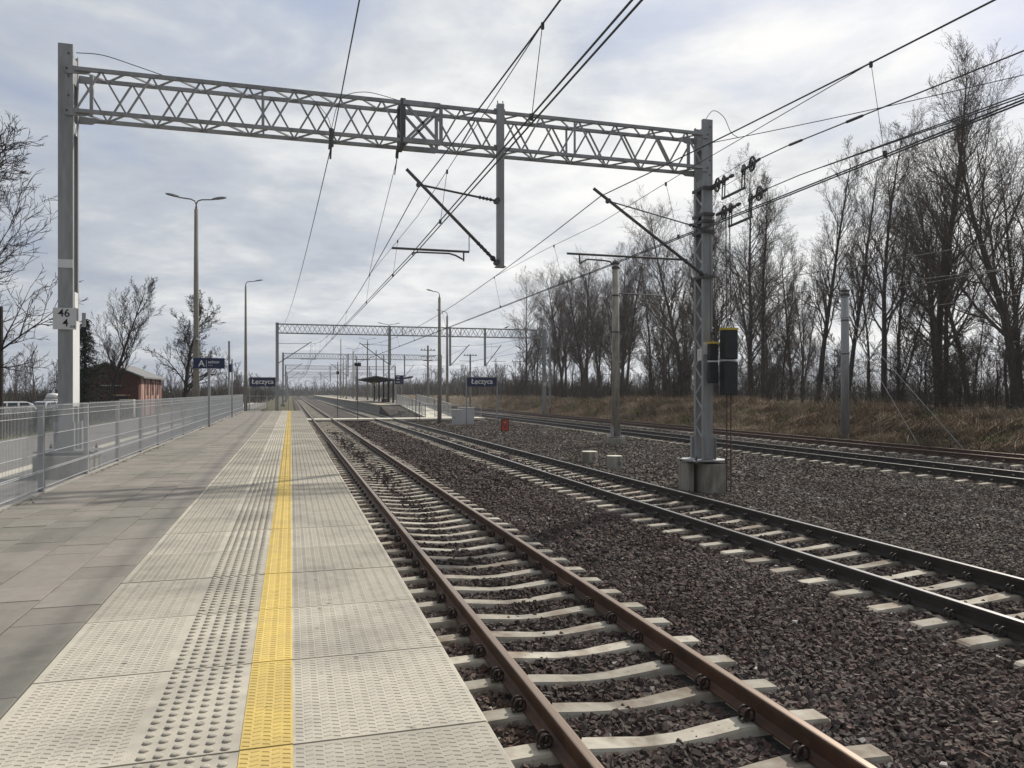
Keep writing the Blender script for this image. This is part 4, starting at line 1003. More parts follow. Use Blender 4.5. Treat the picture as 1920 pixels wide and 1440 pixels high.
for i, (x, y, zt, lab) in enumerate(((10.9, 178, 14.2, 'tallest slender pale mast on the island platform'), (10.2, 126, 7.9, 'slender pale pole on the island platform, first past the dark shelter'), (10.2, 150, 8.2, 'slender pale pole on the island platform, second past the dark shelter'), (14.6, 138, 9.6, 'slender pale pole along the far edge of the island platform'))):
    t = thing('platform_pole', lab, 'pole', (x, y, PZ), 'slender poles on the island platform')
    MB().tube([(x, y, PZ-.1), (x, y, zt)], [.13, .09], 8).build('shaft', Mt['pole'], t, smooth=True); MB().box((x, y, PZ+.06), (.4, .4, .06)).build('base_plate', Mt['dsteel'], t)
def shelter():
    t = thing('platform_shelter', 'dark platform shelter with a butterfly roof on the island platform', 'shelter', (12.3, 104.5, PZ))
    for s, lab in ((-1, 'a'), (1, 'b')):
        m = MB(); x0, x1 = 12.3, 12.3+s*2.3
        m.add([(x0, 95, 3.62), (x1, 95, 4.05), (x1, 121, 4.05), (x0, 121, 3.62), (x0, 95, 3.72), (x1, 95, 4.15), (x1, 121, 4.15), (x0, 121, 3.72)], [(0,3,2,1),(4,5,6,7),(0,1,5,4),(1,2,6,5),(2,3,7,6),(3,0,4,7)])
        m.build('roof', Mt['dsteel'], t)
        q = MB()
        for k in range(13): q.bar((x0, 95.5+k*2.1, 3.56), (x1, 95.5+k*2.1, 3.98), .10, .12)
        stuff(q.build('rafters', Mt['black'], t))
    for y in (96.5, 101.5, 106.8, 112.5, 119):
        MB().box((12.3, y, PZ+1.45), (.22, .22, 2.9)).build('column', Mt['black'], t)
    MB().box((12.3, 106, PZ+.45), (.5, 3, .08)).build('bench', Mt['dsteel'], t)
    for y in (104.3, 107.7): MB().box((12.3, y, PZ+.2), (.4, .1, .42)).build('bench_leg', Mt['dsteel'], t)
shelter()
t = thing('info_board', 'navy direction board on two posts at the top of the ramp', 'sign', (11.9, 88, PZ))
MB().box((11.9, 88, 3.55), (1.0, .06, 1.02)).build('board', Mt['navy'], t)
for dx in (-.3, .3): MB().box((11.9+dx, 88.06, (PZ+3.1)/2), (.07, .07, 3.1-PZ)).build('post', Mt['galv'], t)
for z, w in ((3.88, .5), (3.60, .45), (3.28, .6)): MB().box((11.78, 87.965, z), (w*.7, .004, .07)).build('print', Mt['white'], t)
t = thing('small_board', 'small ochre board on a pole on the island platform', 'sign', (10.6, 103.5, PZ)); MB().box((10.6, 103.5, 3.25), (.46, .05, .40)).build('board', Mt['yellowsign'], t); MB().box((10.6, 103.56, 2), (.06, .06, 2.5)).build('post', Mt['galv'], t)

# ================================================================== VEGETATION
def tree_mesh(seed, H, r0, nb, spread, up, lean=(0, 0), start=.22, levels=4, twig=.010, bush=False, dens=1.0, buds=0.0, curve=.1):
    """returns (trunk V,F), (crown V,F) of a bare tree: recursive tapered 3-sided limbs"""
    rd = random.Random(seed); TR, CR = [], []     # segments (p, q, rp, rq)
    def limb(p, d, L, r, lev, out, nseg):
        pts = [p.copy()]; ds = []; rr = [r]
        for i in range(nseg):
            g = up*(.10 if lev else .0); cu = curve if lev else curve*.35
            d = (d+Vector((rd.gauss(0, cu), rd.gauss(0, cu), rd.gauss(0, cu)*.6+g))).normalized()
            pts.append(pts[-1]+d*(L/nseg)); ds.append(d); rr.append(max(r*(1-(i+1)/nseg*.88), twig*.6))
        for i in range(nseg): out.append((pts[i], pts[i+1], rr[i], rr[i+1]))
        return pts, ds, rr
    def side(d, ang):
        a = d.cross(Vector((rd.gauss(0, 1), rd.gauss(0, 1), rd.gauss(0, 1)))).normalized(); return (d*math.cos(ang)+a*math.sin(ang)).normalized()
    d0 = Vector((lean[0], lean[1], 1)).normalized()
    pts, ds, rr = limb(Vector((0, 0, -.3)), d0, H, r0, 0, TR, 12)
    def at(pts, f):
        x = f*(len(pts)-1); i = min(int(x), len(pts)-2); return pts[i].lerp(pts[i+1], x-i), i
    def rec(pts, ds, rr, L, lev, n):
        for k in range(n):
            f = (start if lev == 0 else .18)+(1-(start if lev == 0 else .18))*((k+rd.random())/n); f = min(f, .995)
            p, i = at(pts, f); r = rr[i]*(.50 if lev == 0 else .62)
            if lev == 0: l = H*spread*(1.08-.72*f)*rd.uniform(.7, 1.15); ang = R(rd.uniform(26, 50))
            else: l = L*rd.uniform(.32, .58)*(1.15-.45*f); ang = R(rd.uniform(22, 52))
            r = max(r, twig); dd = side(ds[i], ang)
            if dd.z < -.05: dd.z *= .3
            ns = (6, 4, 2, 1)[min(lev, 3)]
            q, e, g = limb(p, dd, l, r, lev+1, CR, ns)
            if lev+1 < levels: rec(q, e, g, l, lev+1, int((0, 10, 6, 4)[min(lev+1, 3)]*dens*rd.uniform(.8, 1.2)))
            elif buds and rd.random() < buds: CR.append((q[-1], q[-1]+Vector((rd.gauss(0, .035), rd.gauss(0, .035), rd.gauss(.01, .035))), .015, .008))
    rec(pts, ds, rr, H, 0, nb)
    def tomesh(S, n):
        S = [s for s in S if (s[1]-s[0]).length > 1e-4]
        if not S: return np.zeros((0, 3)), np.zeros((0, 4), int)
        P = np.array([tuple(s[0]) for s in S]); Q = np.array([tuple(s[1]) for s in S]); a = np.array([s[2] for s in S]); b = np.array([s[3] for s in S])
        D = Q-P; D /= np.linalg.norm(D, axis=1)[:, None]; ref = np.where(np.abs(D[:, 2:3]) < .9, np.array([[0, 0, 1.]]), np.array([[1., 0, 0]]))
        A = np.cross(D, ref); A /= np.linalg.norm(A, axis=1)[:, None]; B = np.cross(D, A)
        V = np.zeros((len(S), 2*n, 3))
        for k in range(n):
            g = 2*math.pi*k/n; u = A*math.cos(g)+B*math.sin(g); V[:, k] = P+u*a[:, None]; V[:, n+k] = Q+u*b[:, None]
        f = np.array([[k, (k+1) % n, n+(k+1) % n, n+k] for k in range(n)]); F = (np.arange(len(S))[:, None, None]*2*n+f[None]).reshape(-1, 4)
        return V.reshape(-1, 3), F
    return tomesh(TR, 8), tomesh(CR, 3)
def tree_proto(name, *a, bark='bark', tw='twig', **k):
    (tv, tf), (cv, cf) = tree_mesh(*a, **k)
    def mk(n, v, f, m, sm):
        o = npmesh(n, v, f, Mt[m], smooth=sm); me = o.data; bpy.data.objects.remove(o); return me
    return mk('trunk', tv, tf, bark, True), mk('crown', cv, cf, tw, False)
def put_tree(pr, x, y, z, s, rz, name, label, cat='tree', group=None, sz=None):
    t = thing(name, label, cat, (x, y, z), group); t.scale = (s, s, sz or s); t.rotation_euler = (0, 0, rz)
    for n, me in zip(('trunk', 'crown'), pr):
        o = bpy.data.objects.new(n, me); COL.objects.link(o); o.parent = t
    return t
# --- grass bank
def bank_z(x, y):
    t = max(0.0, min(1.0, (x-26.3)/6.2)); h = 1.55+.18*math.sin(y*.11+1)+.12*math.sin(y*.37)
    return -.43+h*(t*t*(3-2*t))+t*(.07*math.sin(x*1.7+y*.8)+.06*math.sin(y*2.3-x*1.1)+.05*math.sin(x*3.1+y*1.9))
def bank():
    xs = [26.2, 27, 28, 29, 30, 31, 32, 33, 35, 40, 48, 60, 90]; ys = [2+i*.6 for i in range(0, 260)]+[158+i*4 for i in range(1, 20)]; n = len(xs)
    V = [(x, y, bank_z(x, y) if x < 61 else -.6) for y in ys for x in xs]; F = [(j*n+i, j*n+i+1, (j+1)*n+i+1, (j+1)*n+i) for j in range(len(ys)-1) for i in range(n-1)]
    struct(MB().add(V, F).build('bank', Mt['bank'], smooth=True))
bank()
def blades(name, label, n, sampler, pal, h, w, lean, cat='grass', clump=False):
    P = np.array([sampler() for _ in range(n)]); m = len(P)
    az = RNG.uniform(0, 6.283, m); H = RNG.uniform(h[0], h[1], m); W = RNG.uniform(w[0], w[1], m); ln = np.abs(RNG.normal(lean[0], lean[1], m))
    k1 = None
    if clump:      # tussocks: blades of one tussock lie the same way and share a tone
        cx_, cy_ = np.floor(P[:, 0]/.9+.35*np.sin(P[:, 1]*1.7)), np.floor(P[:, 1]/1.3+.35*np.sin(P[:, 0]*2.1)); h1 = np.sin(cx_*12.99+cy_*78.23)*43758.5; k1 = h1-np.floor(h1); h2 = np.sin(cx_*39.3+cy_*11.7)*24634.6; k2 = h2-np.floor(h2)
        az = np.pi*1.0+(k1-.5)*2.6+RNG.normal(0, .45, m); H *= .7+.7*k2; ln *= .75+.6*k1
    dx, dy = np.cos(az), np.sin(az); px, py = -dy, dx
    b = RNG.normal(0, .6, m)
    V = np.zeros((m, 5, 3)); 
    for k, (f, g) in enumerate(((0, 1), (.55, .75))):
        cx = P[:, 0]+dx*H*ln*f*f*1.2; cy = P[:, 1]+dy*H*ln*f*f*1.2; cz = P[:, 2]+H*f*np.clip(1-ln*.35*f, .2, 1)
        V[:, 2*k] = np.stack([cx-px*W*g, cy-py*W*g, cz], 1); V[:, 2*k+1] = np.stack([cx+px*W*g, cy+py*W*g, cz], 1)
    V[:, 4] = np.stack([P[:, 0]+dx*H*ln, P[:, 1]+dy*H*ln, P[:, 2]+H*np.clip(1-ln*.55, .05, 1)], 1)
    f = np.array([[0, 1, 3], [0, 3, 2], [2, 3, 4]]); F = (np.arange(m)[:, None, None]*5+f[None]).reshape(-1, 3)
    c = np.array(pal)[RNG.integers(0, len(pal), m)]*RNG.uniform(.65, 1.3, (m, 1))
    if clump: c *= (.75+.95*k2)[:, None]; gr = (k1 > .86)[:, None]; c = np.where(gr, c*np.array([.62, .85, .55]), c)
    return stuff(npmesh(name, V.reshape(-1, 3), F, Mt['blade'], col=np.repeat(c, 5, 0)), label, cat)
def bank_pt():
    while True:
        y = 14+abs(random.gauss(0, 1))*50; x = random.uniform(26.5, 35.5)
        if y < 200 and math.sin(x*2.1+y*.7)+math.sin(y*.43-x*.6)+random.gauss(0, .9) > -.9: return (x, y, bank_z(x, y)-.02)
blades('dry_grass', 'tangled dry brown grass covering the bank beyond the tracks', 95000, bank_pt, [(.20,.14,.085),(.155,.105,.062),(.29,.215,.14),(.115,.075,.047),(.085,.075,.038),(.18,.12,.08),(.40,.32,.23),(.13,.10,.06)], (.3, .95), (.004, .012), (1.15, .5), clump=True)
def weed_pt():
    while True:
        x = random.choice([random.gauss(8.95, .25), random.gauss(9.2, .4), random.uniform(10.5, 14.8), random.gauss(16.2, .3)]); y = random.uniform(4, 70)
        if math.sin(x*1.9+y*.55)+math.sin(y*.23+1.2)+random.gauss(0, .5) > 1.2: return (x, y, -.27)
blades('track_weeds', 'sparse low weeds in the gravel beside the tracks', 5000, weed_pt, [(.10,.11,.035),(.15,.13,.06),(.20,.16,.09)], (.03, .10), (.003, .007), (.6, .4), 'weeds')
def verge_pt():
    return (random.uniform(-9.48, -9.22) if random.random() < .4 else random.uniform(-13, -9.4), random.uniform(14, 55), .5)
blades('verge_grass', 'short green grass beyond the asphalt path', 12000, verge_pt, [(.10,.12,.035),(.13,.14,.045),(.08,.09,.03)], (.05, .16), (.005, .010), (.5, .3))

# --- row of tall bare trees on the bank
PK = dict(buds=.35, twig=.0075)
protos = [tree_proto('poplar', 11, 20, .25, 34, .38, 1.1, start=.20, **PK), tree_proto('poplar', 23, 19, .22, 28, .30, 1.4, start=.24, lean=(.04, .02), **PK),
          tree_proto('poplar', 35, 21, .27, 34, .42, .9, start=.26, **PK), tree_proto('poplar', 47, 18, .19, 26, .27, 1.7, start=.28, lean=(-.03, 0), **PK),
          tree_proto('poplar', 59, 20, .24, 32, .40, .9, start=.18, curve=.13, **PK)]
rt = random.Random(5)
ORD = ['first', 'second', 'third', 'fourth', 'fifth', 'sixth', 'seventh', 'eighth', 'ninth', 'tenth', 'eleventh', 'twelfth', 'thirteenth', 'fourteenth', 'fifteenth', 'sixteenth']
near_y = [75, 71, 67, 62.5, 58, 54, 50, 46, 42.5, 39, 35, 31, 27]
far_y = [84, 87, 90.5, 94, 97, 100, 103, 106.5, 110, 113, 116.5, 120, 124, 129]
for i, y in enumerate(near_y):
    x = 40+rt.uniform(-2, 3); put_tree(rt.choice(protos), x, y+rt.uniform(-1, 1), 1.0, (rt.uniform(.90, 1.05) if y > 52 else rt.uniform(.95, 1.08)), rt.uniform(0, 6.28), 'bare_poplar', ORD[i]+' bare poplar of the front row, counted from the black counterweights past the guyed pole', group='bare poplars behind the guyed pole')
for i, y in enumerate(far_y):
    x = 41+rt.uniform(-1.5, 2); put_tree(rt.choice(protos), x, y+rt.uniform(-1, 1), 1.0, rt.uniform(.84, 1.0), rt.uniform(0, 6.28), 'bare_poplar', ORD[i]+' bare poplar of the clump behind the concrete pole, counted from the steel mast', group='bare poplars behind the concrete pole')
sap = [tree_proto('sapling', 301+i, 13, .10, 20, .26, 1.6, start=.22, levels=3, twig=.008, curve=.13, dens=1.3, lean=((-.08, .0), (.1, .05), (.02, -.1))[i], buds=.3) for i in range(3)]
for i in range(22):
    y = 24+i*4.9+rt.uniform(-1, 1); x = rt.uniform(37, 52)
    put_tree(rt.choice(sap), x, y, .9, rt.uniform(.55, 1.15), rt.uniform(0, 6.28), 'bare_sapling', 'slender bare sapling among the poplars on the bank', group='slender saplings among the poplars')
for i in range(22):
    y = 25+i*5.0; x = rt.uniform(45, 60); put_tree(rt.choice(protos), x, y, .9, rt.uniform(.72, .98), rt.uniform(0, 6.28), 'bare_poplar', 'bare poplar standing back behind the front row on the bank', group='bare poplars in the rear rows')
forked = tree_proto('poplar', 71, 17, .26, 16, .62, 1.0, start=.12, curve=.12, **PK)
for i, (x, y) in enumerate(((38.5, 33), (38.6, 64.5), (39.5, 91.5))):
    put_tree(forked, x, y, 1.0, (1.05, .92, .95)[i], i*1.9, 'bare_poplar', ('largest forked bare poplar with wide low limbs, past the guyed pole', 'forked bare poplar with low limbs between the black counterweights and the guyed pole', 'forked bare poplar with low limbs in the clump behind the concrete pole')[i], group='forked poplars on the bank')
shr = [tree_proto('shrub', 201+i, 3.6, .05, 16, .55, .9, start=.03, levels=3, twig=.008, curve=.16, dens=1.2, tw='twig') for i in range(3)]
for i in range(110):
    y = 22+i*1.02+rt.uniform(-1, 1); x = rt.uniform(36, 46)
    put_tree(rt.choice(shr), x, y, bank_z(x, y), rt.uniform(.6, 1.3)*(1.35 if y < 78 else .85), rt.uniform(0, 6.28), 'bare_shrub', 'leafless brown shrub under the poplars on the bank', 'shrub', 'leafless shrubs under the poplars')
# --- brushwood
def brush(name, label, n, sampler, h, w, pal, droop=.5):
    V, C = [], []
    for _ in range(n):
        x, y, z, hh = sampler(); L = hh*random.uniform(h[0], h[1]); a = random.uniform(0, 6.28); tilt = abs(random.gauss(0, droop)); ww = random.uniform(*w)
        d = Vector((math.cos(a)*math.sin(tilt), math.sin(a)*math.sin(tilt), math.cos(tilt))); p = Vector((x, y, z)); q = p+d*L*.6; d2 = (d+Vector((random.gauss(0, .3), random.gauss(0, .3), random.gauss(0, .3)))).normalized(); e = q+d2*L*.4
        b = random.uniform(0, 6.28); s = Vector((math.cos(b), math.sin(b), 0))*ww; c = random.choice(pal); c = tuple(v*random.uniform(.7, 1.3) for v in c)
        V += [p-s, p+s, q+s*.6, q-s*.6, e]; C += [c]*5
    V = np.array([tuple(v) for v in V]); m = len(V)//5; f = np.array([[0, 1, 2], [0, 2, 3], [3, 2, 4]]); F = (np.arange(m)[:, None, None]*5+f[None]).reshape(-1, 3)
    return stuff(npmesh(name, V, F, Mt['twigveg'], col=np.array(C)), label, 'scrub')
def ug():
    while True:
        y = random.uniform(20, 150); x = random.uniform(36, 56); k = math.sin(y*.21)+math.sin(y*.083+2)+.6*math.sin(x*.5+y*.4)
        if k+random.gauss(0, .5) > -1.1: return x, y, bank_z(x, y)+abs(random.gauss(0, 1))*(.7+max(0, k)*.8), 1.0
brush('undergrowth', 'dense leafless brown undergrowth beneath the poplars on the bank', 95000, ug, (.3, 1.3), (.005, .014), [(.095,.076,.062),(.075,.063,.054),(.12,.09,.068),(.085,.078,.055)], 1.0)
# --- far woods
def far_wood(name, label, items, seed):
    """items: (x, y, z, scale); low trees merged into one distant mass"""
    rd = random.Random(seed); Vs, Fs, off = [], [], 0
    base = [tree_mesh(seed+i, 10, .16, 13, .42, .9, start=.10, levels=3, twig=.035, dens=.62) for i in range(3)]
    for x, y, z, s in items:
        (tv, tf), (cv, cf) = rd.choice(base); a = rd.uniform(0, 6.28)
        for v, f in ((tv, tf), (cv, cf)):
            w = np.stack([v[:, 0]*math.cos(a)-v[:, 1]*math.sin(a), v[:, 0]*math.sin(a)+v[:, 1]*math.cos(a), v[:, 2]], 1)*s+np.array([x, y, z]); Vs.append(w); Fs.append(f+off); off += len(w)
    V = np.concatenate(Vs); C = np.tile(np.array([.07, .058, .05]), (len(V), 1))
    stuff(npmesh(name, V, np.concatenate(Fs), Mt['twigveg'], col=C), label, 'wood')
rf = random.Random(3)
far_wood('far_woodland', 'distant bare woodland along the horizon beyond the tracks', [(rf.uniform(-45, 70), rf.uniform(425, 520), -.5, rf.uniform(.6, 1.0)) for _ in range(60)]+[(rf.uniform(48, 75), rf.uniform(150, 330), -.5, rf.uniform(.7, 1.15)) for _ in range(70)]+[(rf.uniform(35, 110), rf.uniform(330, 480), -.5, rf.uniform(.6, 1.1)) for _ in range(50)], 900)
far_wood('far_thicket', 'distant bare wood closing the view on the other side of the tracks', [(rf.uniform(-85, -48), rf.uniform(120, 200), -.4, rf.uniform(.8, 1.35)) for _ in range(36)]+[(rf.uniform(-40, -9), rf.uniform(110, 330), -.4, rf.uniform(.45, .8)) for _ in range(55)]+[(rf.uniform(-14, -4), rf.uniform(180, 420), -.4, rf.uniform(.5, .8)) for _ in range(20)], 950)
def fs():
    s = random.random()
    if s < .5: x, y = random.uniform(34, 70), random.uniform(125, 320)
    else: x, y = random.uniform(28, 90), random.uniform(300, 480)
    return x, y, -.4+random.uniform(0, 2.0), 2.0+y*.006
brush('far_scrub', 'distant brown scrub below the far woodland', 16000, fs, (.7, 1.8), (.04, .10), [(.085,.065,.052),(.065,.055,.047),(.10,.08,.06)])
def vs():
    return random.uniform(-50, 60), random.uniform(420, 520), -.4+abs(random.gauss(0, 2.2)), 3.0
brush('horizon_scrub', 'faint scrub where the tracks meet the horizon', 7000, vs, (.6, 1.4), (.10, .22), [(.085,.07,.06),(.07,.06,.052)], .8)
def ls():
    s = random.random()
    if s < .6: x, y = random.uniform(-75, -10), random.uniform(105, 190)
    else: x, y = random.uniform(-30, -5), random.uniform(120, 400)
    return x, y, -.4+random.uniform(0, 1.6), 1.6
brush('far_brushwood', 'brown brushwood beyond the brick building', 16000, ls, (.7, 1.8), (.03, .08), [(.075,.06,.05),(.06,.05,.042),(.07,.065,.04)])
def hd():
    x = random.gauss(-11.2, .35); y = random.uniform(16, 60); return x, y, .35+random.uniform(0, .5), .8
brush('hedge_brush', 'low dark bare hedge beyond the verge', 9000, hd, (.5, 1.2), (.008, .018), [(.05,.043,.038),(.065,.055,.045)])

# --- individual trees on the near side
pr = tree_proto('garden', 101, 9.6, .15, 20, .42, 1.7, lean=(.26, .05), start=.12, buds=.2, twig=.009, bark='bark2', tw='bark2')
put_tree(pr, -13.1, 62.0, .1, 1.05, 0, 'bare_tree', 'leaning bare tree with upswept branches in front of the brick building')
pr = tree_proto('garden', 111, 6.8, .16, 20, .52, .7, lean=(.04, 0), start=.18, buds=.6, twig=.009, curve=.16, bark='bark2', tw='bark2')
put_tree(pr, -6.9, 55.0, .3, 1.12, 1.0, 'bare_tree', 'spreading bare tree with seed clusters behind the twin-headed lamp post')
pr = tree_proto('garden', 125, 10.5, .2, 30, .62, .5, start=.2, buds=0, twig=.011, curve=.12, bark='bark2', tw='bark2')
put_tree(pr, -12.6, 33.5, .2, 1.0, 2.0, 'bare_tree', 'bare tree beside the dark wooden post reaching branches over the mesh fence')
def spruce(x, y, z, H):
    t = thing('spruce_tree', 'dark drooping spruce between the mast and the brick building', 'tree', (x, y, z))
    MB().tube([(x, y, z-.2), (x, y, z+H*.9)], [.14, .03], 8).build('trunk', Mt['bark2'], t)
    rd = random.Random(8); V = []
    for k in range(420):
        f = rd.random()**.8; h = z+.3+H*.95*(1-f) if False else z+.25+H*f*.97; rad = (1-f)**.85*H*.36*rd.uniform(.6, 1.15)+.15; a = rd.uniform(0, 6.28); n = 9
        for i in range(n):
            g = (i+.5)/n; px, py = x+math.cos(a)*rad*g, y+math.sin(a)*rad*g; pz = h-rad*.40*g*g+.05*g
            for _ in range(5):
                b = rd.uniform(0, 6.28); s = rd.uniform(.07, .17); c = Vector((px+rd.gauss(0, .05), py+rd.gauss(0, .05), pz+rd.gauss(0, .03))); d = Vector((math.cos(b), math.sin(b), -rd.uniform(.2, 1.1))).normalized()*s; e = Vector((-math.sin(b), math.cos(b), 0))*s*.22
                V += [c-e, c+e, c+d]
    # nodding leader
    for i in range(60):
        f = i/59; px = x+.5*f*f+rd.gauss(0, .05); pz = z+H*.97+.45*math.sin(f*2.4)-.35*f*f
        b = rd.uniform(0, 6.28); c = Vector((px, y+rd.gauss(0, .05), pz)); d = Vector((math.cos(b), math.sin(b), -.8)).normalized()*.16; e = Vector((-math.sin(b), math.cos(b), 0))*.035; V += [c-e, c+e, c+d]
    V = np.array([tuple(v) for v in V])-np.array([x, y, z]); o = npmesh('crown', V, np.arange(len(V)).reshape(-1, 3), Mt['needle'], t)
spruce(-12.7, 55.0, .2, 6.5)

# ================================================================== BUILDING, CARS, ODDS AND ENDS
def brick_house():
    t = thing('brick_building', 'low red brick outbuilding with peeling plaster on its long wall', 'building', (-15, 70, 0))
    x0, x1, y0, y1, ze, zr = -15.9, -11.4, 65.7, 76.5, 3.35, 4.30; xm = (x0+x1)/2
    MB().extrude([(x0, -.2), (x1, -.2), (x1, ze), (xm, zr), (x0, ze)], 'y', y0, y1).build('wall', Mt['brick'], t)
    MB().box((x1+.02, (y0+y1)/2+.25, 1.6), (.05, y1-y0-.6, 3.4)).build('plaster_wall', Mt['plaster'], t)
    for s in (-1, 1):
        xe = xm+s*((x1-x0)/2+.45); q = MB(); dz = (zr-ze)/((x1-x0)/2)
        q.add([(xm, y0-.4, zr+.06), (xe, y0-.4, ze-dz*.45+.06), (xe, y1+.4, ze-dz*.45+.06), (xm, y1+.4, zr+.06), (xm, y0-.4, zr+.18), (xe, y0-.4, ze-dz*.45+.18), (xe, y1+.4, ze-dz*.45+.18), (xm, y1+.4, zr+.18)], [(0,3,2,1),(4,5,6,7),(0,1,5,4),(1,2,6,5),(2,3,7,6),(3,0,4,7)])
        q.build('roof', Mt['roofing'], t)
    for y in (68.0, 70.6, 73.2, 75.4):
        MB().box((x1+.055, y, 1.65), (.05, .22, 3.1)).build('pilaster', Mt['brick'], t)
    for y in (69.3, 71.9, 74.3):
        m = MB(); P = [(y-.45, 1.9), (y+.45, 1.9)]+[(y+.45*math.cos(R(a)), 2.55+.40*math.sin(R(a))) for a in range(0, 181, 30)]
        m.extrude(P, 'x', x1+.046, x1+.075); m.build('blind_arch', Mt['brick'], t)
    MB().box((-12.6, y0-.02, 1.3), (1.0, .06, 1.1)).build('window', Mt['black'], t); MB().box((-12.6, y0-.05, 1.9), (1.2, .1, .12)).build('lintel', Mt['plaster'], t)
    MB().box((-13.3, y0-.4, 2.65), (1.3, .8, .06)).build('canopy', Mt['cabinet'], t)
brick_house()
t = thing('crate_box', 'pale wooden crate standing beside the brick building', 'crate', (-11.6, 62.5, -.1)); q = MB(); q.box((-11.6, 62.5, .75), (.95, .8, 1.7)); q.build('body', Mt['kerb'], t)
for z in (.4, .8, 1.2): MB().box((-11.6, 62.08, z), (.93, .03, .06)).build('slat', Mt['cabinet'], t)
def car(x, y, z, rz, paint, label):
    t = thing('parked_car', label, 'car', (x, y, z), 'cars parked beyond the hedge'); t.rotation_euler = (0, 0, rz)
    low = [(-2.1, .30), (-2.12, .75), (-1.95, .95), (-1.2, 1.0), (1.15, .98), (2.0, .82), (2.12, .6), (2.1, .30)]
    top = [(-1.95, .95), (-1.75, 1.30), (-1.3, 1.47), (.25, 1.48), (.65, 1.38), (1.2, .98)]
    def loft(pr, w0, w1):
        V = []; zs = [p[1] for p in pr]; zmin, zmax = min(zs), max(zs)
        for s in (-1, 1):
            for a, b in pr: V.append((a, s*(w0+(w1-w0)*(b-zmin)/(zmax-zmin)), b))
        n = len(pr); return V, [(i, (i+1) % n, n+(i+1) % n, n+i) for i in range(n)]+[tuple(range(n-1, -1, -1)), tuple(range(n, 2*n))]
    V, F = loft(low, .86, .84); MB().add(V, F).build('body', Mt[paint], t, local=True, bevel=.03)
    V, F = loft(top, .82, .62); MB().add(V, F).build('cabin', Mt[paint], t, local=True, bevel=.03)
    for s in (-1, 1):
        for a, b in ((-1.6, -.75), (-.65, .15), (.22, .85)):
            q = MB(); y0, y1 = s*.815, s*.68
            q.add([(a+.05, y0, 1.0), (b, y0, 1.0), (b-(.22 if b > .5 else .02), y1, 1.38 if b < .5 else 1.30), (a+(.15 if a < -1 else .05), y1, 1.38)], [(0, 1, 2, 3)]); q.add([(p[0], p[1]+s*.012, p[2]) for p in q.v[:4]], [(0, 1, 2, 3)]); q.build('side_window', Mt['glass'], t, local=True)
    q = MB(); q.add([(1.22, -.70, 1.0), (1.22, .70, 1.0), (.70, .60, 1.37), (.70, -.60, 1.37)], [(0, 1, 2, 3)]); q.v = [(a+.03, b, c+.02) for a, b, c in q.v]; q.build('windscreen', Mt['glass'], t, local=True)
    q = MB(); q.add([(-1.96, -.68, 1.0), (-1.96, .68, 1.0), (-1.76, .58, 1.29), (-1.76, -.58, 1.29)], [(0, 1, 2, 3)]); q.v = [(a-.03, b, c+.01) for a, b, c in q.v]; q.build('rear_window', Mt['glass'], t, local=True)
    for a in (-1.3, 1.35):
        for s in (-1, 1):
            w = MB(); w.lathe((a, s*.80, .31), [(.20, -.10), (.31, -.09), (.31, .09), (.20, .10)], 16, 'y'); o = w.build('wheel', Mt['tyre'], t, local=True)
            w = MB(); w.lathe((a, s*.80, .31), [(.19, -.11), (.19, .11)], 12, 'y'); r = w.build('rim', Mt['cars'], o, local=True)
    for s in (-1, 1):
        MB().box((2.08, s*.62, .68), (.08, .30, .14)).build('headlight', Mt['glass'], t, local=True); MB().box((-2.09, s*.68, .72), (.06, .22, .2)).build('tail_light', Mt['dred'], t, local=True)
car(-24.4, 79, -.20, R(205), 'carw', 'white car parked beyond the hedge beside the dark post')
car(-22.2, 81.5, -.20, R(250), 'cars', 'silver car parked beside the white car')
t = thing('bottle_bank', 'pale grey dome-topped recycling container near the parked cars', 'container', (-23.2, 88, -.2))
MB().lathe((-23.2, 88, -.2), [(.62, 0), (.80, .3), (.85, 1.55), (.80, 1.62)], 14).build('body', Mt['cabinet'], t, smooth=True)
MB().lathe((-23.2, 88, -.2), [(.74, 1.63), (.66, 1.95), (.50, 2.18), (.05, 2.25)], 14).build('dome', Mt['signgrey'], t, smooth=True)
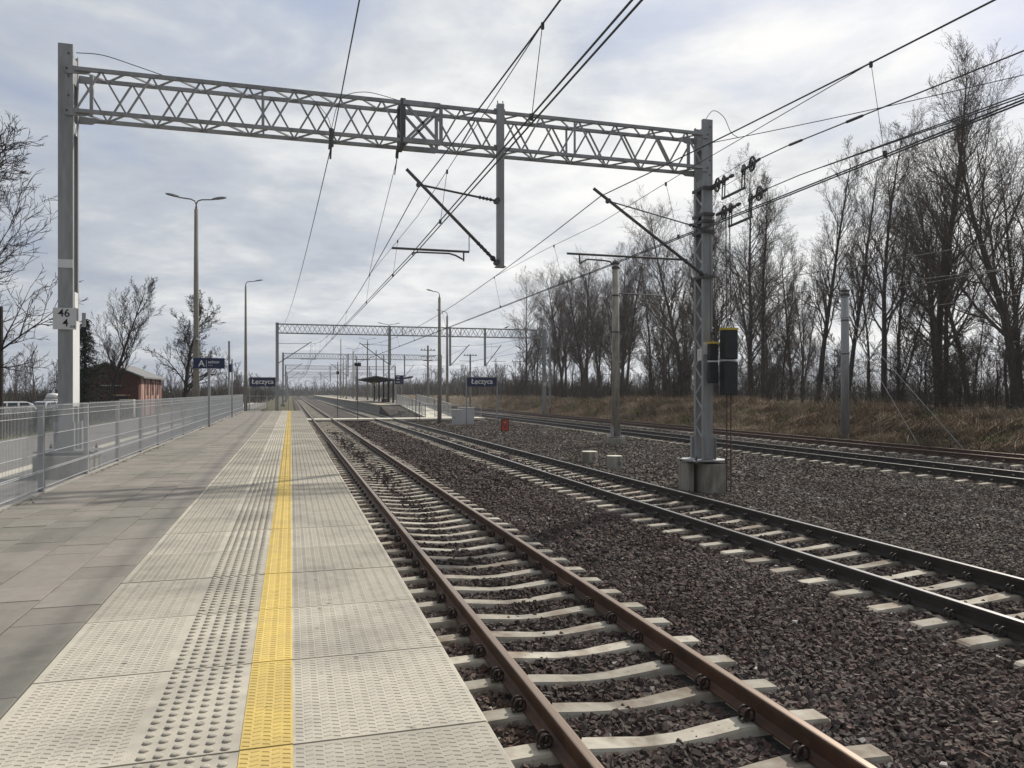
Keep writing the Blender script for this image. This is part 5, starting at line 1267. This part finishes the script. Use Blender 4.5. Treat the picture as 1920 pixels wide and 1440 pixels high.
t = thing('wooden_post', 'dark weathered wooden post beside the bare tree at the verge', 'post', (-10.95, 34.5, .3)); MB().tube([(-10.95, 34.5, .2), (-10.95, 34.5, 5.5)], [.14, .11], 8).build('shaft', Mt['bark2'], t)
def heap():
    return random.gauss(-25.5, 1.8), random.gauss(95, 3), -.3+abs(random.gauss(0, .6)), 1.0
brush('brush_heap', 'dark heap of brush and scrap behind the parked cars', 2500, heap, (.5, 1.4), (.02, .06), [(.04,.035,.032),(.06,.05,.045),(.10,.09,.085)], .9)
# birds on the long gantry
for i, (x, y) in enumerate(((22.4, 80.1),)):
    t = thing('bird', 'small dark bird perched on top of the long gantry girder', 'bird', (x, y, 8.99))
    V, F = [], []; prof = [(-.34, .05, .015), (-.20, .07, .03), (-.10, .10, .065), (.02, .13, .085), (.12, .17, .07), (.18, .23, .05), (.23, .25, .045), (.27, .245, .02), (.33, .235, .004)]
    for a, h, r in prof:
        for k in range(8): V.append((x+a, y+r*math.cos(k*math.pi/4), 8.99+h+r*math.sin(k*math.pi/4)))
    for j in range(len(prof)-1):
        for k in range(8): F.append((j*8+k, j*8+(k+1) % 8, (j+1)*8+(k+1) % 8, (j+1)*8+k))
    F += [tuple(range(8)), tuple(len(V)-1-k for k in range(8))]
    MB().add(V, F).build('body', Mt['black'], t, smooth=True)
    q = MB()
    for s in (-1, 1): q.tube([(x+.02, y+s*.03, 9.06), (x+.02, y+s*.03, 8.99)], .008, 5)
    q.build('legs', Mt['black'], t)
def haze():
    o = MB().box((0, 720, 14), (2410, 1570, 32)).build('haze', Mt['white']); o.data.materials.clear()
    m = bpy.data.materials.new('haze air'); m.use_nodes = True; N = m.node_tree.nodes; N.clear()
    out = N.new('ShaderNodeOutputMaterial'); v = N.new('ShaderNodeVolumePrincipled'); v.inputs['Density'].default_value = 0.00035
    v.inputs['Color'].default_value = (.86, .90, .96, 1); v.inputs['Anisotropy'].default_value = 0.2
    m.node_tree.links.new(v.outputs[0], out.inputs['Volume']); o.data.materials.append(m); stuff(o, 'thin pale haze in the air over the whole station', 'haze')
haze()
print('objects', len(bpy.data.objects), 'tris', sum(len(m.loops)-2*len(m.polygons) for m in bpy.data.meshes))
